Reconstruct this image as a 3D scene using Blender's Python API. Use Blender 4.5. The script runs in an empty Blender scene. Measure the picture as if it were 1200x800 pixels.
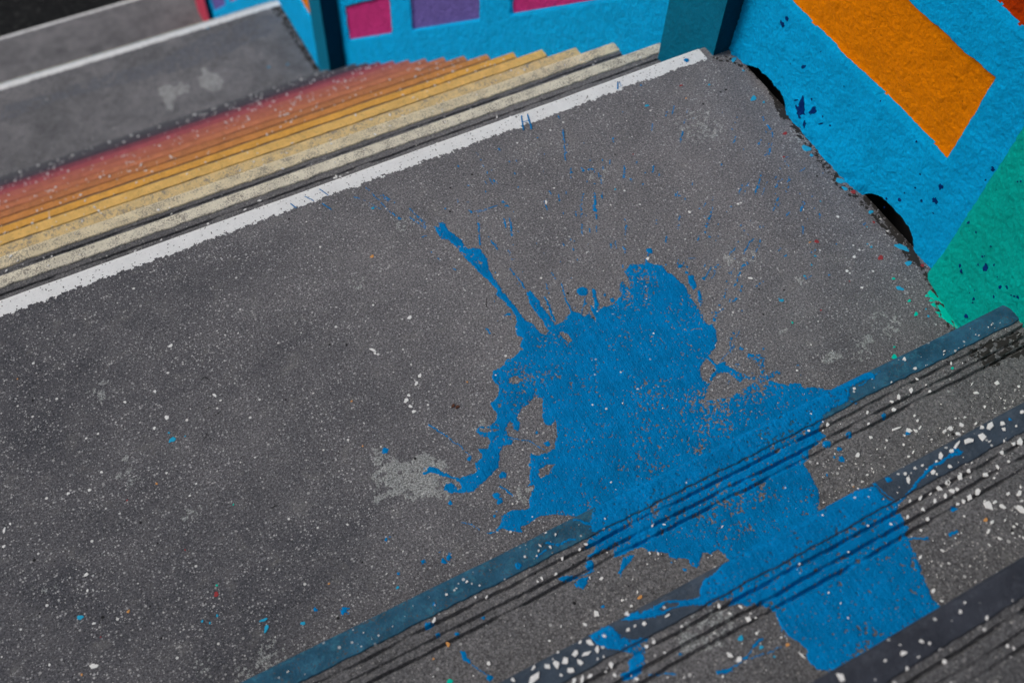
import bpy, math, random
import numpy as np
from mathutils import Matrix, Vector

random.seed(7)
S = bpy.context.scene

# ------------------------------------------------------------------ camera
CAM = np.array([-1.9506, -2.0680, 2.3429])
F = 1186.89                                   # focal length in pixels of the 1200 px wide photograph
ROT = np.array([[0.88225835, -0.46956845, 0.03355111],
                [-0.37982065, -0.75211526, -0.53857118],
                [0.27813033, 0.46241551, -0.84191176]])
cd = bpy.data.cameras.new('camera')
cam = bpy.data.objects.new('camera', cd)
S.collection.objects.link(cam)
cd.sensor_width = 36.0
cd.lens = F / 1200.0 * 36.0
cd.clip_start, cd.clip_end = 0.05, 400.0
M = Matrix.Identity(4)
for i in range(3):
    M[i][0], M[i][1], M[i][2], M[i][3] = ROT[0][i], -ROT[1][i], -ROT[2][i], CAM[i]
cam.matrix_world = M
cd.dof.use_dof = True
cd.dof.focus_distance = 2.72
cd.dof.aperture_fstop = 2.2
S.camera = cam

# ------------------------------------------------------------------ sky and sun
w = bpy.data.worlds.new('World')
S.world = w
w.use_nodes = True
nt = w.node_tree
bg = nt.nodes['Background']
sky = nt.nodes.new('ShaderNodeTexSky')
sky.sky_type = 'NISHITA'
sky.sun_disc = False
SUN_EL, SUN_ROT = math.radians(40), math.radians(-64)
sky.sun_elevation = SUN_EL
sky.sun_rotation = SUN_ROT
sky.dust_density = 5.0
sky.air_density = 1.2
sky.ozone_density = 1.0
hs = nt.nodes.new('ShaderNodeHueSaturation')
hs.inputs['Saturation'].default_value = 0.62
nt.links.new(sky.outputs[0], hs.inputs['Color'])
nt.links.new(hs.outputs[0], bg.inputs['Color'])
bg.inputs['Strength'].default_value = 0.10
sl = bpy.data.lights.new('sun', 'SUN')
sl.energy = 1.5
sl.angle = math.radians(26)
sl.color = (1.0, 0.97, 0.93)
sun = bpy.data.objects.new('sun', sl)
S.collection.objects.link(sun)
sd = Vector((math.cos(SUN_EL) * math.sin(SUN_ROT), math.cos(SUN_EL) * math.cos(SUN_ROT), math.sin(SUN_EL)))
sun.rotation_euler = sd.to_track_quat('Z', 'Y').to_euler()
S.view_settings.view_transform = 'Standard'
S.view_settings.look = 'None'
S.view_settings.gamma = 1.0
S.view_settings.use_curve_mapping = False
S.view_settings.exposure = -0.06

# ------------------------------------------------------------------ measures (metres)
T, R0 = 0.28, 0.23553          # rainbow flight: tread, rise
TU, RU = 0.2879, 0.20233       # near flight: tread, rise
Y0 = -1.3727                   # nosing of the first near step
YE = -0.0203                   # nosing of the landing
NST = 16
ZL = -NST * R0                 # height of the next landing down
YL = 5.472                     # its far nosing
PER = YL - YE
XW = 0.041                     # face of the landing wall
XS = 0.028                     # face of the stair wall


def at(px, py, z=0.0):
    d = ROT.T @ np.array([(px - 600) / F, (py - 400) / F, 1.0])
    return CAM + d * ((z - CAM[2]) / d[2])


def atX(px, py, X):
    d = ROT.T @ np.array([(px - 600) / F, (py - 400) / F, 1.0])
    return CAM + d * ((X - CAM[0]) / d[0])


def mpp(P):
    return float(ROT[2] @ (np.array(P) - CAM)) / F


# ------------------------------------------------------------------ numpy noise
def _h(i, j, s):
    n = (i * 374761393 + j * 668265263 + s * 974634777) & 0xffffffff
    n = ((n ^ (n >> 13)) * 1274126177) & 0xffffffff
    n = (n ^ (n >> 16)) & 0xffffffff
    return n / 4294967295.0


def vn(x, y, s=0):
    x = np.asarray(x, float)
    y = np.asarray(y, float)
    i = np.floor(x).astype(np.int64)
    j = np.floor(y).astype(np.int64)
    u = x - i
    v = y - j
    u = u * u * (3 - 2 * u)
    v = v * v * (3 - 2 * v)
    return (_h(i, j, s) * (1 - u) + _h(i + 1, j, s) * u) * (1 - v) + (_h(i, j + 1, s) * (1 - u) + _h(i + 1, j + 1, s) * u) * v


def fbm(x, y, s=0, o=3):
    a, t, r = 1.0, 0.0, 0.0
    for k in range(o):
        r = r + a * vn(x * 2.03 ** k + 17.3 * k, y * 2.03 ** k - 9.1 * k, s + k)
        t += a
        a *= 0.55
    return r / t


# ------------------------------------------------------------------ materials
def new_mat(name):
    m = bpy.data.materials.new(name)
    m.use_nodes = True
    return m, m.node_tree.nodes, m.node_tree.links, m.node_tree.nodes['Principled BSDF']


class NB:
    """small node helper"""

    def __init__(s, m):
        s.t = m.node_tree
        s.n, s.l = s.t.nodes, s.t.links
        g = s.n.new('ShaderNodeNewGeometry')
        s.pos = g.outputs['Position']

    def noise(s, scale, detail=3, rough=0.55, vec=None, dist=0.0):
        n = s.n.new('ShaderNodeTexNoise')
        n.inputs['Scale'].default_value = scale
        n.inputs['Detail'].default_value = detail
        n.inputs['Roughness'].default_value = rough
        n.inputs['Distortion'].default_value = dist
        s.l.new(vec or s.pos, n.inputs['Vector'])
        return n.outputs['Fac']

    def vor(s, scale, vec=None, rnd=1.0, out='Distance'):
        n = s.n.new('ShaderNodeTexVoronoi')
        n.inputs['Scale'].default_value = scale
        n.inputs['Randomness'].default_value = rnd
        s.l.new(vec or s.pos, n.inputs['Vector'])
        return n

    def ramp(s, fac, a, b, lo=0.0, hi=1.0):
        n = s.n.new('ShaderNodeMapRange')
        n.inputs['From Min'].default_value = a
        n.inputs['From Max'].default_value = b
        n.inputs['To Min'].default_value = lo
        n.inputs['To Max'].default_value = hi
        s.l.new(fac, n.inputs['Value'])
        return n.outputs[0]

    def math(s, op, a, b=None):
        n = s.n.new('ShaderNodeMath')
        n.operation = op
        for k, v in ((0, a), (1, b)):
            if v is None:
                continue
            if isinstance(v, (int, float)):
                n.inputs[k].default_value = v
            else:
                s.l.new(v, n.inputs[k])
        return n.outputs[0]

    def mix(s, fac, a, b):
        n = s.n.new('ShaderNodeMix')
        n.data_type = 'RGBA'
        for k, v in ((0, fac), (6, a), (7, b)):
            if isinstance(v, (int, float)):
                n.inputs[k].default_value = v
            elif isinstance(v, tuple):
                n.inputs[k].default_value = (*v, 1)
            else:
                s.l.new(v, n.inputs[k])
        return n.outputs[2]

    def specks(s, scale, keep, size, seedvec=None):
        """round aggregate specks: 1 inside a speck"""
        v = s.vor(scale, seedvec)
        sep = s.n.new('ShaderNodeSeparateColor')
        s.l.new(v.outputs['Color'], sep.inputs[0])
        on = s.math('GREATER_THAN', sep.outputs[0], 1 - keep)
        rad = s.math('MULTIPLY', sep.outputs[1], size)
        inn = s.math('SUBTRACT', rad, v.outputs['Distance'])
        sm = s.ramp(inn, -0.02, 0.04)
        return s.math('MULTIPLY', on, sm), sep.outputs[2]

    def bump(s, bsdf, height, dist, strength=1.0):
        n = s.n.new('ShaderNodeBump')
        n.inputs['Distance'].default_value = dist
        n.inputs['Strength'].default_value = strength
        s.l.new(height, n.inputs['Height'])
        s.l.new(n.outputs[0], bsdf.inputs['Normal'])
        return n


def cement_color(b, dark, light, keep=0.5, big=0.10, speck=(0.52, 0.52, 0.53), grain=0.85):
    big1 = b.ramp(b.noise(1.6, 4, 0.6), 0.36, 0.66)
    mid = b.ramp(b.noise(7, 7, 0.72), 0.36, 0.66)
    # pale middle of the landing: mostly lens vignette put into the colour, some wear
    vd = b.n.new('ShaderNodeVectorMath')
    vd.operation = 'DISTANCE'
    b.l.new(b.pos, vd.inputs[0])
    vd.inputs[1].default_value = (-0.62, -0.55, 0.0)
    vignette = b.ramp(vd.outputs['Value'], 0.5, 1.7, 1.0, 0.0)
    f = b.math('ADD', b.math('MULTIPLY', b.math('ADD', big1, mid), 0.30), b.math('MULTIPLY', vignette, 0.55))
    c = b.mix(f, dark, light)
    # fine grain
    g = b.noise(300, 4, 0.8)
    g2 = b.noise(170, 2, 0.6)
    gd = b.math('MULTIPLY', b.ramp(g, 0.34, 0.66, 1 - grain, 1 + grain), b.ramp(g2, 0.3, 0.7, 0.55, 1.45))
    n = b.n.new('ShaderNodeMix')
    n.data_type = 'RGBA'
    n.blend_type = 'MULTIPLY'
    n.inputs[0].default_value = 1.0
    b.l.new(c, n.inputs[6])
    cc = b.n.new('ShaderNodeCombineColor')
    for k in range(3):
        b.l.new(gd, cc.inputs[k])
    b.l.new(cc.outputs[0], n.inputs[7])
    c = n.outputs[2]
    # worn, slightly lighter dusty blotches
    dust = b.ramp(b.noise(15, 7, 0.75, dist=0.5), 0.55, 0.74, 0, 0.50)
    c = b.mix(dust, c, (0.22, 0.215, 0.21))
    clump = b.ramp(b.noise(6, 3, 0.6), 0.3, 0.7, 0.35, 1.0)
    s0, r0 = b.specks(260, min(0.9, keep * 1.1), 0.46)
    c = b.mix(b.math('MULTIPLY', b.math('MULTIPLY', s0, b.ramp(r0, 0, 1, 0.0, 0.9)), clump), c, speck)
    s1, r1 = b.specks(150, keep, 0.46)
    c = b.mix(b.math('MULTIPLY', b.math('MULTIPLY', s1, b.ramp(r1, 0, 1, 0.25, 1.0)), clump), c, speck)
    s2, r2 = b.specks(75, big, 0.32)
    c = b.mix(b.math('MULTIPLY', s2, b.ramp(r2, 0, 1, 0.35, 1.0)), c, (0.68, 0.68, 0.68))
    s3, r3 = b.specks(48, 0.06, 0.22)
    c = b.mix(s3, c, (0.02, 0.02, 0.022))
    return c, g, s1


def mat_cement(name, dark, light, keep=0.5, big=0.10, bump=0.0035, speck=(0.52, 0.52, 0.53), grain=0.85):
    m, n, l, p = new_mat(name)
    b = NB(m)
    c, g, s1 = cement_color(b, dark, light, keep, big, speck, grain)
    l.new(c, p.inputs['Base Color'])
    p.inputs['Roughness'].default_value = 0.85
    p.inputs['Specular IOR Level'].default_value = 0.06
    h = b.math('ADD', g, b.math('MULTIPLY', b.noise(110, 3, 0.6), 1.2))
    b.bump(p, h, bump, 0.8)
    return m


def mat_paint(name, col, var=0.15, pit=0.0, pitcol=(0.08, 0.08, 0.085), bump=0.002, rough=0.6, light=None, lightamt=0.0,
              bscale=260.0, speck=0.0, brush=False):
    """paint film over cement: slight tone changes, the cement grain pressing through, wear pits"""
    m, n, l, p = new_mat(name)
    b = NB(m)
    d = tuple(max(0, x * (1 - var)) for x in col)
    u = tuple(min(1, x * (1 + var)) for x in col)
    c = b.mix(b.ramp(b.noise(14, 5, 0.7), 0.3, 0.7), d, u)
    g = b.noise(bscale, 3, 0.7)
    if light:
        c = b.mix(b.math('MULTIPLY', b.ramp(b.noise(45, 5, 0.75), 0.5, 0.72), lightamt), c, light)
    if pit > 0:
        thr = b.ramp(b.noise(22, 4, 0.65), 0.3, 0.7, 0.70 - pit * 0.25, 0.72 - pit * 0.05)
        pn = b.noise(190, 3, 0.65)
        k = b.ramp(b.math('SUBTRACT', pn, thr), -0.02, 0.03)
        c = b.mix(k, c, pitcol)
    if speck > 0:
        s2, r2 = b.specks(75, speck, 0.30)
        c = b.mix(b.math('MULTIPLY', s2, b.ramp(r2, 0, 1, 0.3, 1.0)), c, (0.72, 0.72, 0.72))
    l.new(c, p.inputs['Base Color'])
    p.inputs['Roughness'].default_value = rough
    p.inputs['Specular IOR Level'].default_value = 0.03
    h = b.math('ADD', g, b.math('MULTIPLY', b.noise(60, 3, 0.6), 0.8))
    if brush:
        mp = b.n.new('ShaderNodeMapping')
        mp.inputs['Rotation'].default_value = (0, 0, math.radians(-31.6))
        mp.inputs['Scale'].default_value = (75, 6, 20)
        l.new(b.pos, mp.inputs['Vector'])
        h = b.math('ADD', h, b.math('MULTIPLY', b.noise(1.0, 4, 0.6, vec=mp.outputs[0]), 1.0))
    b.bump(p, h, bump, 0.8)
    return m


def mat_stucco(name, col, coarse=115.0, dist=0.014, var=0.12, drip=None):
    m, n, l, p = new_mat(name)
    b = NB(m)
    d = tuple(x * (1 - var) for x in col)
    u = tuple(min(1, x * (1 + var)) for x in col)
    c = b.mix(b.ramp(b.noise(7, 5, 0.7), 0.3, 0.7), d, u)
    pale = tuple(min(1, x * 1.25 + (0.02 if x > 0.01 else 0)) for x in col)
    c = b.mix(b.ramp(b.noise(55, 5, 0.8), 0.58, 0.8, 0, 0.5), c, pale)
    # dark and pale flecks: the grit's small shadows and highlights put into the colour
    c = b.mix(b.ramp(b.noise(150, 4, 0.7), 0.50, 0.66, 0, 0.42), c, tuple(x * 0.55 for x in col))
    c = b.mix(b.ramp(b.noise(125, 4, 0.7), 0.52, 0.68, 0, 0.40), c, tuple(min(1, x * 1.35 + (0.03 if x > 0.01 else 0.0)) for x in col))
    s3, r3 = b.specks(60, 0.05, 0.2)
    c = b.mix(b.math('MULTIPLY', s3, 0.7), c, tuple(x * 0.2 for x in col))
    l.new(c, p.inputs['Base Color'])
    p.inputs['Roughness'].default_value = 0.62
    p.inputs['Specular IOR Level'].default_value = 0.06
    h = b.math('ADD', b.math('MULTIPLY', b.noise(coarse * 0.95, 6, 0.78), 1.0), b.math('MULTIPLY', b.noise(coarse * 0.3, 2, 0.5), 1.2))
    b.bump(p, h, dist, 0.9)
    return m


def mat_plain(name, col, rough=0.7, bump=0.0):
    m, n, l, p = new_mat(name)
    b = NB(m)
    c = b.mix(b.noise(160, 3, 0.6), tuple(x * 0.8 for x in col), tuple(min(1, x * 1.12) for x in col))
    l.new(c, p.inputs['Base Color'])
    p.inputs['Roughness'].default_value = rough
    p.inputs['Specular IOR Level'].default_value = 0.06
    if bump:
        b.bump(p, b.noise(300, 2), bump, 0.7)
    return m


GREY_D, GREY_L = (0.055, 0.058, 0.070), (0.205, 0.199, 0.210)
MAT = {
    'landing': mat_cement('landing_cement', GREY_D, GREY_L, keep=0.62, big=0.09, grain=0.7),
    'step': mat_cement('step_cement', (0.088, 0.089, 0.096), (0.195, 0.190, 0.198), keep=0.4, big=0.10, speck=(0.42, 0.41, 0.40), grain=0.5),
    'low': mat_cement('lower_cement', (0.095, 0.096, 0.105), (0.31, 0.30, 0.315), keep=0.2, big=0.04),
    'black': mat_cement('dark_ground', (0.008, 0.009, 0.01), (0.018, 0.019, 0.02), keep=0.02, big=0.01, speck=(0.1, 0.1, 0.1)),
    'blue': mat_paint('blue_paint', (0.0, 0.182, 0.465), 0.22, pit=0.25, pitcol=(0.13, 0.13, 0.14), bump=0.004, rough=0.5, speck=0.03, brush=True),
    'blue_thin': mat_paint('thin_blue_paint', (0.012, 0.15, 0.42), 0.15, pit=1.0, pitcol=(0.13, 0.13, 0.14), bump=0.003, rough=0.6, speck=0.06),
    'white': mat_paint('white_line_paint', (0.74, 0.75, 0.76), 0.05, pit=0.30, pitcol=(0.22, 0.22, 0.23), bump=0.0025),
    'teal_band': mat_paint('worn_teal_paint', (0.026, 0.094, 0.160), 0.42, pit=0.6, light=(0.05, 0.20, 0.29), lightamt=0.8, speck=0.22, bump=0.003),
    'navy_band': mat_paint('worn_navy_paint', (0.050, 0.068, 0.095), 0.25, pit=0.3, light=(0.10, 0.12, 0.15), lightamt=0.6, speck=0.2, bump=0.003),
    'slate_band': mat_paint('worn_slate_paint', (0.042, 0.047, 0.062), 0.25, pit=0.2, light=(0.09, 0.10, 0.125), lightamt=0.5, speck=0.14, bump=0.003),
    'wall_blue': mat_stucco('blue_stucco', (0.0, 0.39, 0.82)),
    'orange': mat_stucco('orange_stucco', (0.75, 0.215, 0.0), coarse=110, dist=0.013),
    'red': mat_stucco('red_stucco', (0.42, 0.035, 0.0)),
    'magenta': mat_stucco('magenta_stucco', (0.50, 0.030, 0.19)),
    'purple': mat_stucco('purple_stucco', (0.135, 0.105, 0.37)),
    'green': mat_stucco('green_stucco', (0.0, 0.49, 0.43), coarse=90, dist=0.022),
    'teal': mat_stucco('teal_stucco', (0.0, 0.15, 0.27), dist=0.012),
    'pillar_shade': mat_stucco('shaded_teal_stucco', (0.0, 0.060, 0.105), dist=0.006),  # teal with the shade of the pillars' front side put into the colour
    'crimson': mat_stucco('crimson_stucco', (0.50, 0.05, 0.10)),
    'chip': mat_plain('marble', (0.76, 0.76, 0.76), 0.55, 0.0008),
    'cyan_drop': mat_plain('cyan_paint', (0.02, 0.33, 0.55), 0.5),
    'teal_drop': mat_plain('turquoise_paint', (0.0, 0.50, 0.38), 0.5),
    'red_drop': mat_plain('red_paint', (0.30, 0.045, 0.05), 0.6),
    'orange_drop': mat_plain('orange_paint', (0.62, 0.30, 0.10), 0.6),
    'navy_drop': mat_plain('navy_paint', (0.0, 0.02, 0.12), 0.45),
    'patch': mat_cement('pale_cement', (0.235, 0.25, 0.255), (0.32, 0.325, 0.325), keep=0.1, big=0.03),
    'brown': mat_plain('brown_leaf', (0.10, 0.045, 0.03), 0.8),
    'dirt': mat_plain('floor_dirt', (0.035, 0.033, 0.032), 0.9, 0.002),
    'near_black': mat_plain('near_black_grey', (0.03, 0.03, 0.032), 0.9),
}
BAND = [  # colour of each nosing band down the rainbow flight
    (0.66, 0.62, 0.51), (0.68, 0.59, 0.41), (0.69, 0.51, 0.25), (0.76, 0.47, 0.15), (0.75, 0.38, 0.08),
    (0.60, 0.25, 0.075), (0.49, 0.19, 0.08), (0.53, 0.19, 0.10), (0.47, 0.155, 0.10), (0.43, 0.135, 0.105),
    (0.37, 0.090, 0.105), (0.22, 0.060, 0.085), (0.080, 0.060, 0.080), (0.080, 0.080, 0.095), (0.090, 0.094, 0.108)]


# ------------------------------------------------------------------ object helpers
def tag(o, label=None, cat=None, group=None, kind=None):
    for k, v in (('label', label), ('category', cat), ('group', group), ('kind', kind)):
        if v:
            o[k] = v
    return o


def mesh(name, verts, faces, mat, parent=None, smooth=False, **kw):
    me = bpy.data.meshes.new(name)
    me.from_pydata([tuple(map(float, v)) for v in verts], [], faces)
    me.materials.append(MAT[mat] if isinstance(mat, str) else mat)
    if smooth:
        me.shade_smooth()
    o = bpy.data.objects.new(name, me)
    S.collection.objects.link(o)
    if parent:
        o.parent = parent
    return tag(o, **kw)


def grid_mesh(name, V, mat, parent=None, keep=None, smooth=True, flip=False, **kw):
    """V: array (rows, cols, 3); keep: (rows-1, cols-1) bool"""
    r, c = V.shape[:2]
    idx = np.arange(r * c).reshape(r, c)
    q = np.stack([idx[:-1, :-1], idx[:-1, 1:], idx[1:, 1:], idx[1:, :-1]], -1)
    q = q[keep] if keep is not None else q.reshape(-1, 4)
    if flip:
        q = q[:, ::-1]
    used, inv = np.unique(q, return_inverse=True)
    P = V.reshape(-1, 3)[used]
    q = inv.reshape(-1, 4)
    me = bpy.data.meshes.new(name)
    me.vertices.add(len(P))
    me.vertices.foreach_set('co', P.astype(np.float32).ravel())
    me.loops.add(len(q) * 4)
    me.loops.foreach_set('vertex_index', q.astype(np.int32).ravel())
    me.polygons.add(len(q))
    me.polygons.foreach_set('loop_start', np.arange(0, len(q) * 4, 4, dtype=np.int32))
    me.update(calc_edges=True)
    me.materials.append(MAT[mat] if isinstance(mat, str) else mat)
    if smooth:
        me.shade_smooth()
    o = bpy.data.objects.new(name, me)
    S.collection.objects.link(o)
    if parent:
        o.parent = parent
    return tag(o, **kw)


def box(name, a, b, mat, parent=None, **kw):
    x0, y0, z0 = a
    x1, y1, z1 = b
    v = [(x0, y0, z0), (x1, y0, z0), (x1, y1, z0), (x0, y1, z0), (x0, y0, z1), (x1, y0, z1), (x1, y1, z1), (x0, y1, z1)]
    f = [(0, 3, 2, 1), (4, 5, 6, 7), (0, 1, 5, 4), (1, 2, 6, 5), (2, 3, 7, 6), (3, 0, 4, 7)]
    return mesh(name, v, f, mat, parent, **kw)


def empty(name, loc, **kw):
    o = bpy.data.objects.new(name, None)
    o.empty_display_size = 0.1
    S.collection.objects.link(o)
    return tag(o, **kw)           # kept at the origin so that children carry world coordinates


# ------------------------------------------------------------------ tread profile
GRO = ((0.0755, 0.011), (0.102, 0.011), (0.1235, 0.011))


def prof(d, x, seed, groove=1.0):
    """height below the tread plane at distance d behind the nosing"""
    r = 0.014
    z = np.where(d < r, -(r - np.sqrt(np.maximum(r * r - (r - np.minimum(d, r)) ** 2, 0))), 0.0)
    if groove:
        for k, (g, dp) in enumerate(GRO):
            wob = (fbm(x * 9, x * 0 + k, seed + k) - 0.5) * 0.0055 + (fbm(x * 70, x * 0 + k, seed + 5 + k) - 0.5) * 0.003
            dep = dp * groove * (0.25 + 0.75 * np.clip((fbm(x * 14, x * 0 + 3 * k, seed + 20 + k) - 0.28) * 4, 0, 1))
            z = z - dep * np.exp(-((d - g - wob) / 0.0034) ** 4)
        z = z - (fbm(x * 45, d * 90, seed + 40) - 0.5) * 0.0022 * np.clip((d - 0.055) / 0.01, 0, 1) * np.clip((0.135 - d) / 0.01, 0, 1)
    return z


def band_w(x, seed):
    return 0.056 + (fbm(x * 6, x * 0, seed + 60) - 0.5) * 0.006 + (fbm(x * 45, x * 0, seed + 61) - 0.5) * 0.006


XL = -4.4


def xs_for(x0, x1, dx):
    return np.concatenate([[XL], np.arange(x0, x1, dx), [x1]])


def step_body(parent, ynose, z, depth, rise, seed, x0, x1, dx, mat='step', groove=1.0, fine=True, **kw):
    xs = xs_for(x0, x1, dx)
    if fine:
        ds = np.concatenate([[0, 0.0008, 0.002, 0.004, 0.007, 0.010, 0.014, 0.03, 0.05], np.arange(0.0555, 0.132, 0.0014), np.linspace(0.14, depth + 0.03, 8)])
    else:
        ds = np.concatenate([[0, 0.002, 0.006, 0.014, 0.04, 0.0555], np.arange(0.0605, 0.132, 0.0036), np.linspace(0.14, depth + 0.03, 4)])
    X, D = np.meshgrid(xs, ds)
    Z = z + prof(D, X, seed, groove)
    Yw = ynose - D + (fbm(X * 4, D * 0, seed + 80) - 0.5) * 0.004
    V = np.stack([X, Yw, Z], -1)
    lo = V[:1].copy()
    lo[..., 2] = z - rise - 0.004
    V = np.concatenate([lo, V], 0)
    return grid_mesh('step', V, mat, parent, flip=False, **kw)


def band_mesh(parent, ynose, z, seed, x0, x1, dx, mat, w=None, n=7, start=0.0, **kw):
    xs = xs_for(x0, x1, dx)
    W = band_w(xs, seed) if w is None else w + (fbm(xs * 30, xs * 0, seed) - .5) * .008
    us = np.concatenate([[0, 0.02, 0.05, 0.1, 0.17, 0.25], np.linspace(0.35, 1, n)])
    X = np.tile(xs, (len(us), 1))
    D = start + us[:, None] * (W[None, :] - start)
    Yw = ynose - D + (fbm(X * 4, D * 0, seed + 80) - 0.5) * 0.004
    th = 0.0035 + (fbm(X * 30, D * 60, seed + 70) - 0.5) * 0.0012
    Z = z + prof(D, X, seed, 0) + th
    Yw[:3] += 0.002
    V = np.stack([X, Yw, Z], -1)
    lo = V[:1].copy()
    lo[..., 2] = z - 0.055
    hi = V[-1:].copy()
    hi[..., 1] -= 0.0012
    hi[..., 2] = z - 0.004
    V = np.concatenate([V, hi] if start else [lo, V, hi], 0)
    return grid_mesh('nosing_band', V, mat, parent, **kw)


# ------------------------------------------------------------------ traced marks -> raised films on a surface
def tile(ox, oy, s, pts):
    return [(ox + p[0] / s, oy + p[1] / s) + tuple(q / s for q in p[2:]) for p in pts]


class Field:
    def __init__(s, z):
        s.z = z
        s.items = []

    def w(s, p):
        P = at(p[0], p[1], s.z)
        return P[:2], mpp(P)

    def poly(s, pts, sub=False):
        s.items.append(('poly', np.array([s.w(p)[0] for p in pts]), sub))
        return s

    def line(s, pts, wd, sub=False):
        """pts px, widths px at both ends"""
        a = [s.w(p) for p in pts]
        n = len(a) - 1
        w0, w1 = wd if isinstance(wd, tuple) else (wd, wd)
        for i in range(n):
            r0 = (w0 + (w1 - w0) * i / n) * a[i][1] / 2
            r1 = (w0 + (w1 - w0) * (i + 1) / n) * a[i + 1][1] / 2
            s.items.append(('seg', (a[i][0], a[i + 1][0], r0, r1), sub))
        return s

    def dot(s, x, y, r, sub=False):
        c, m = s.w((x, y))
        s.items.append(('seg', (c, c + 1e-6, r * m, r * m), sub))
        return s

    def bounds(s):
        P = []
        for k, v, sub in s.items:
            if sub:
                continue
            if k == 'poly':
                P += [v.min(0), v.max(0)]
            else:
                r = max(v[2], v[3])
                P += [v[0] - r, v[0] + r, v[1] - r, v[1] + r]
        P = np.array(P)
        return P.min(0) - 0.01, P.max(0) + 0.01

    def eval(s, X, Y, warp=1.0, seed=0):
        wx = (fbm(X * 55, Y * 55, seed + 1) - 0.5) * 0.010 * warp + (fbm(X * 230, Y * 230, seed + 2, 2) - 0.5) * 0.0035 * warp
        wy = (fbm(X * 55, Y * 55, seed + 3) - 0.5) * 0.010 * warp + (fbm(X * 230, Y * 230, seed + 4, 2) - 0.5) * 0.0035 * warp
        Xw, Yw = X + wx, Y + wy
        out = np.zeros(X.shape, bool)
        for k, v, sub in s.items:
            if k == 'poly':
                lo, hi = v.min(0) - 0.012, v.max(0) + 0.012
            else:
                r = max(v[2], v[3]) + 0.012
                lo, hi = np.minimum(v[0], v[1]) - r, np.maximum(v[0], v[1]) + r
            sel = (X > lo[0]) & (X < hi[0]) & (Y > lo[1]) & (Y < hi[1])
            if not sel.any():
                continue
            x, y = Xw[sel], Yw[sel]
            if k == 'poly':
                ins = np.zeros(x.shape, bool)
                n = len(v)
                for i in range(n):
                    x0, y0 = v[i]
                    x1, y1 = v[(i + 1) % n]
                    if y0 == y1:
                        continue
                    c = ((y0 > y) != (y1 > y)) & (x < (x1 - x0) * (y - y0) / (y1 - y0) + x0)
                    ins ^= c
            else:
                a, b, r0, r1 = v
                d = b - a
                t = np.clip(((x - a[0]) * d[0] + (y - a[1]) * d[1]) / (d @ d), 0, 1)
                ins = np.hypot(x - a[0] - t * d[0], y - a[1] - t * d[1]) < r0 + (r1 - r0) * t
            cur = out[sel]
            out[sel] = (cur & ~ins) if sub else (cur | ins)
        return out


def film(name, field, height, mat, parent, cell=0.0025, ylim=(-99, 99), xlim=(-99, 99), warp=1.0, seed=0, holes=None, eps=0.0012, split=0, **kw):
    lo, hi = field.bounds()
    lo = np.maximum(lo, (xlim[0], ylim[0]))
    hi = np.minimum(hi, (xlim[1], ylim[1]))
    nx, ny = int((hi[0] - lo[0]) / cell) + 1, int((hi[1] - lo[1]) / cell) + 1
    xs = lo[0] + np.arange(nx + 1) * cell
    ys = np.minimum(lo[1] + np.arange(ny + 1) * cell, ylim[1])
    Xc, Yc = np.meshgrid(xs[:-1] + cell / 2, ys[:-1] + cell / 2)
    k = field.eval(Xc, Yc, warp, seed)
    if holes is not None:
        k &= ~holes(Xc, Yc)
    X, Y = np.meshgrid(xs, ys)
    Z = height(X, Y) + eps + (fbm(X * 90, Y * 90, seed + 9, 2) - 0.5) * 0.0008
    # films thin out to nothing at their rim
    pad = np.pad(k, 1)
    full = pad[:-1, :-1] & pad[1:, :-1] & pad[:-1, 1:] & pad[1:, 1:]
    Z = np.where(full, Z, Z - eps * 0.75)
    G = np.stack([X, Y, Z], -1)
    if not split:
        return grid_mesh(name, G, mat, parent, keep=k, **kw)
    lab = np.zeros(k.shape, np.int32)
    nl = 0
    rest = np.zeros(k.shape, bool)
    for i0, j0 in np.argwhere(k):
        if lab[i0, j0]:
            continue
        nl += 1
        stack = [(i0, j0)]
        lab[i0, j0] = nl
        cells = []
        while stack:
            i, j = stack.pop()
            cells.append((i, j))
            for di, dj in ((0, 1), (1, 0), (0, -1), (-1, 0), (1, 1), (-1, -1), (1, -1), (-1, 1)):
                a, b = i + di, j + dj
                if 0 <= a < k.shape[0] and 0 <= b < k.shape[1] and k[a, b] and not lab[a, b]:
                    lab[a, b] = nl
                    stack.append((a, b))
        c = np.array(cells)
        if len(c) < split:
            rest[c[:, 0], c[:, 1]] = True
            continue
        (a0, b0), (a1, b1) = c.min(0), c.max(0) + 1
        kk = np.zeros((a1 - a0, b1 - b0), bool)
        kk[c[:, 0] - a0, c[:, 1] - b0] = True
        big = len(c) > 8000
        nm = 'paint_pool' if big else ('paint_drop' if max(a1 - a0, b1 - b0) < 2.2 * min(a1 - a0, b1 - b0) else 'paint_streak')
        grid_mesh(nm, G[a0:a1 + 1, b0:b1 + 1], mat, parent, keep=kk, **(kw if big else {}))
    if rest.any():
        grid_mesh('paint_speckle', G, mat, parent, keep=rest, kind='stuff')


flat = lambda z: (lambda X, Y: np.full(X.shape, float(z)))

# ================================================================== LANDINGS
def landing(y_near, y_far, z, mat, right=0.34, dx=0.02, **kw):
    xs = xs_for(-3.0, right, dx)
    D = np.array([0, 0.0008, 0.003, 0.007, 0.014, 0.03, 0.3, y_far - y_near + 0.02])
    X, DD = np.meshgrid(xs, D)
    Z = z + prof(DD, X, 5, 0)
    V = np.stack([X, y_far - DD + (fbm(X * 5, DD * 0, 12) - 0.5) * 0.004, Z], -1)
    lo = V[:1].copy()
    lo[..., 2] = z - R0 - 0.01
    V = np.concatenate([lo, V], 0)
    return grid_mesh('landing', V, mat, None, kind='structure', **kw)


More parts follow.
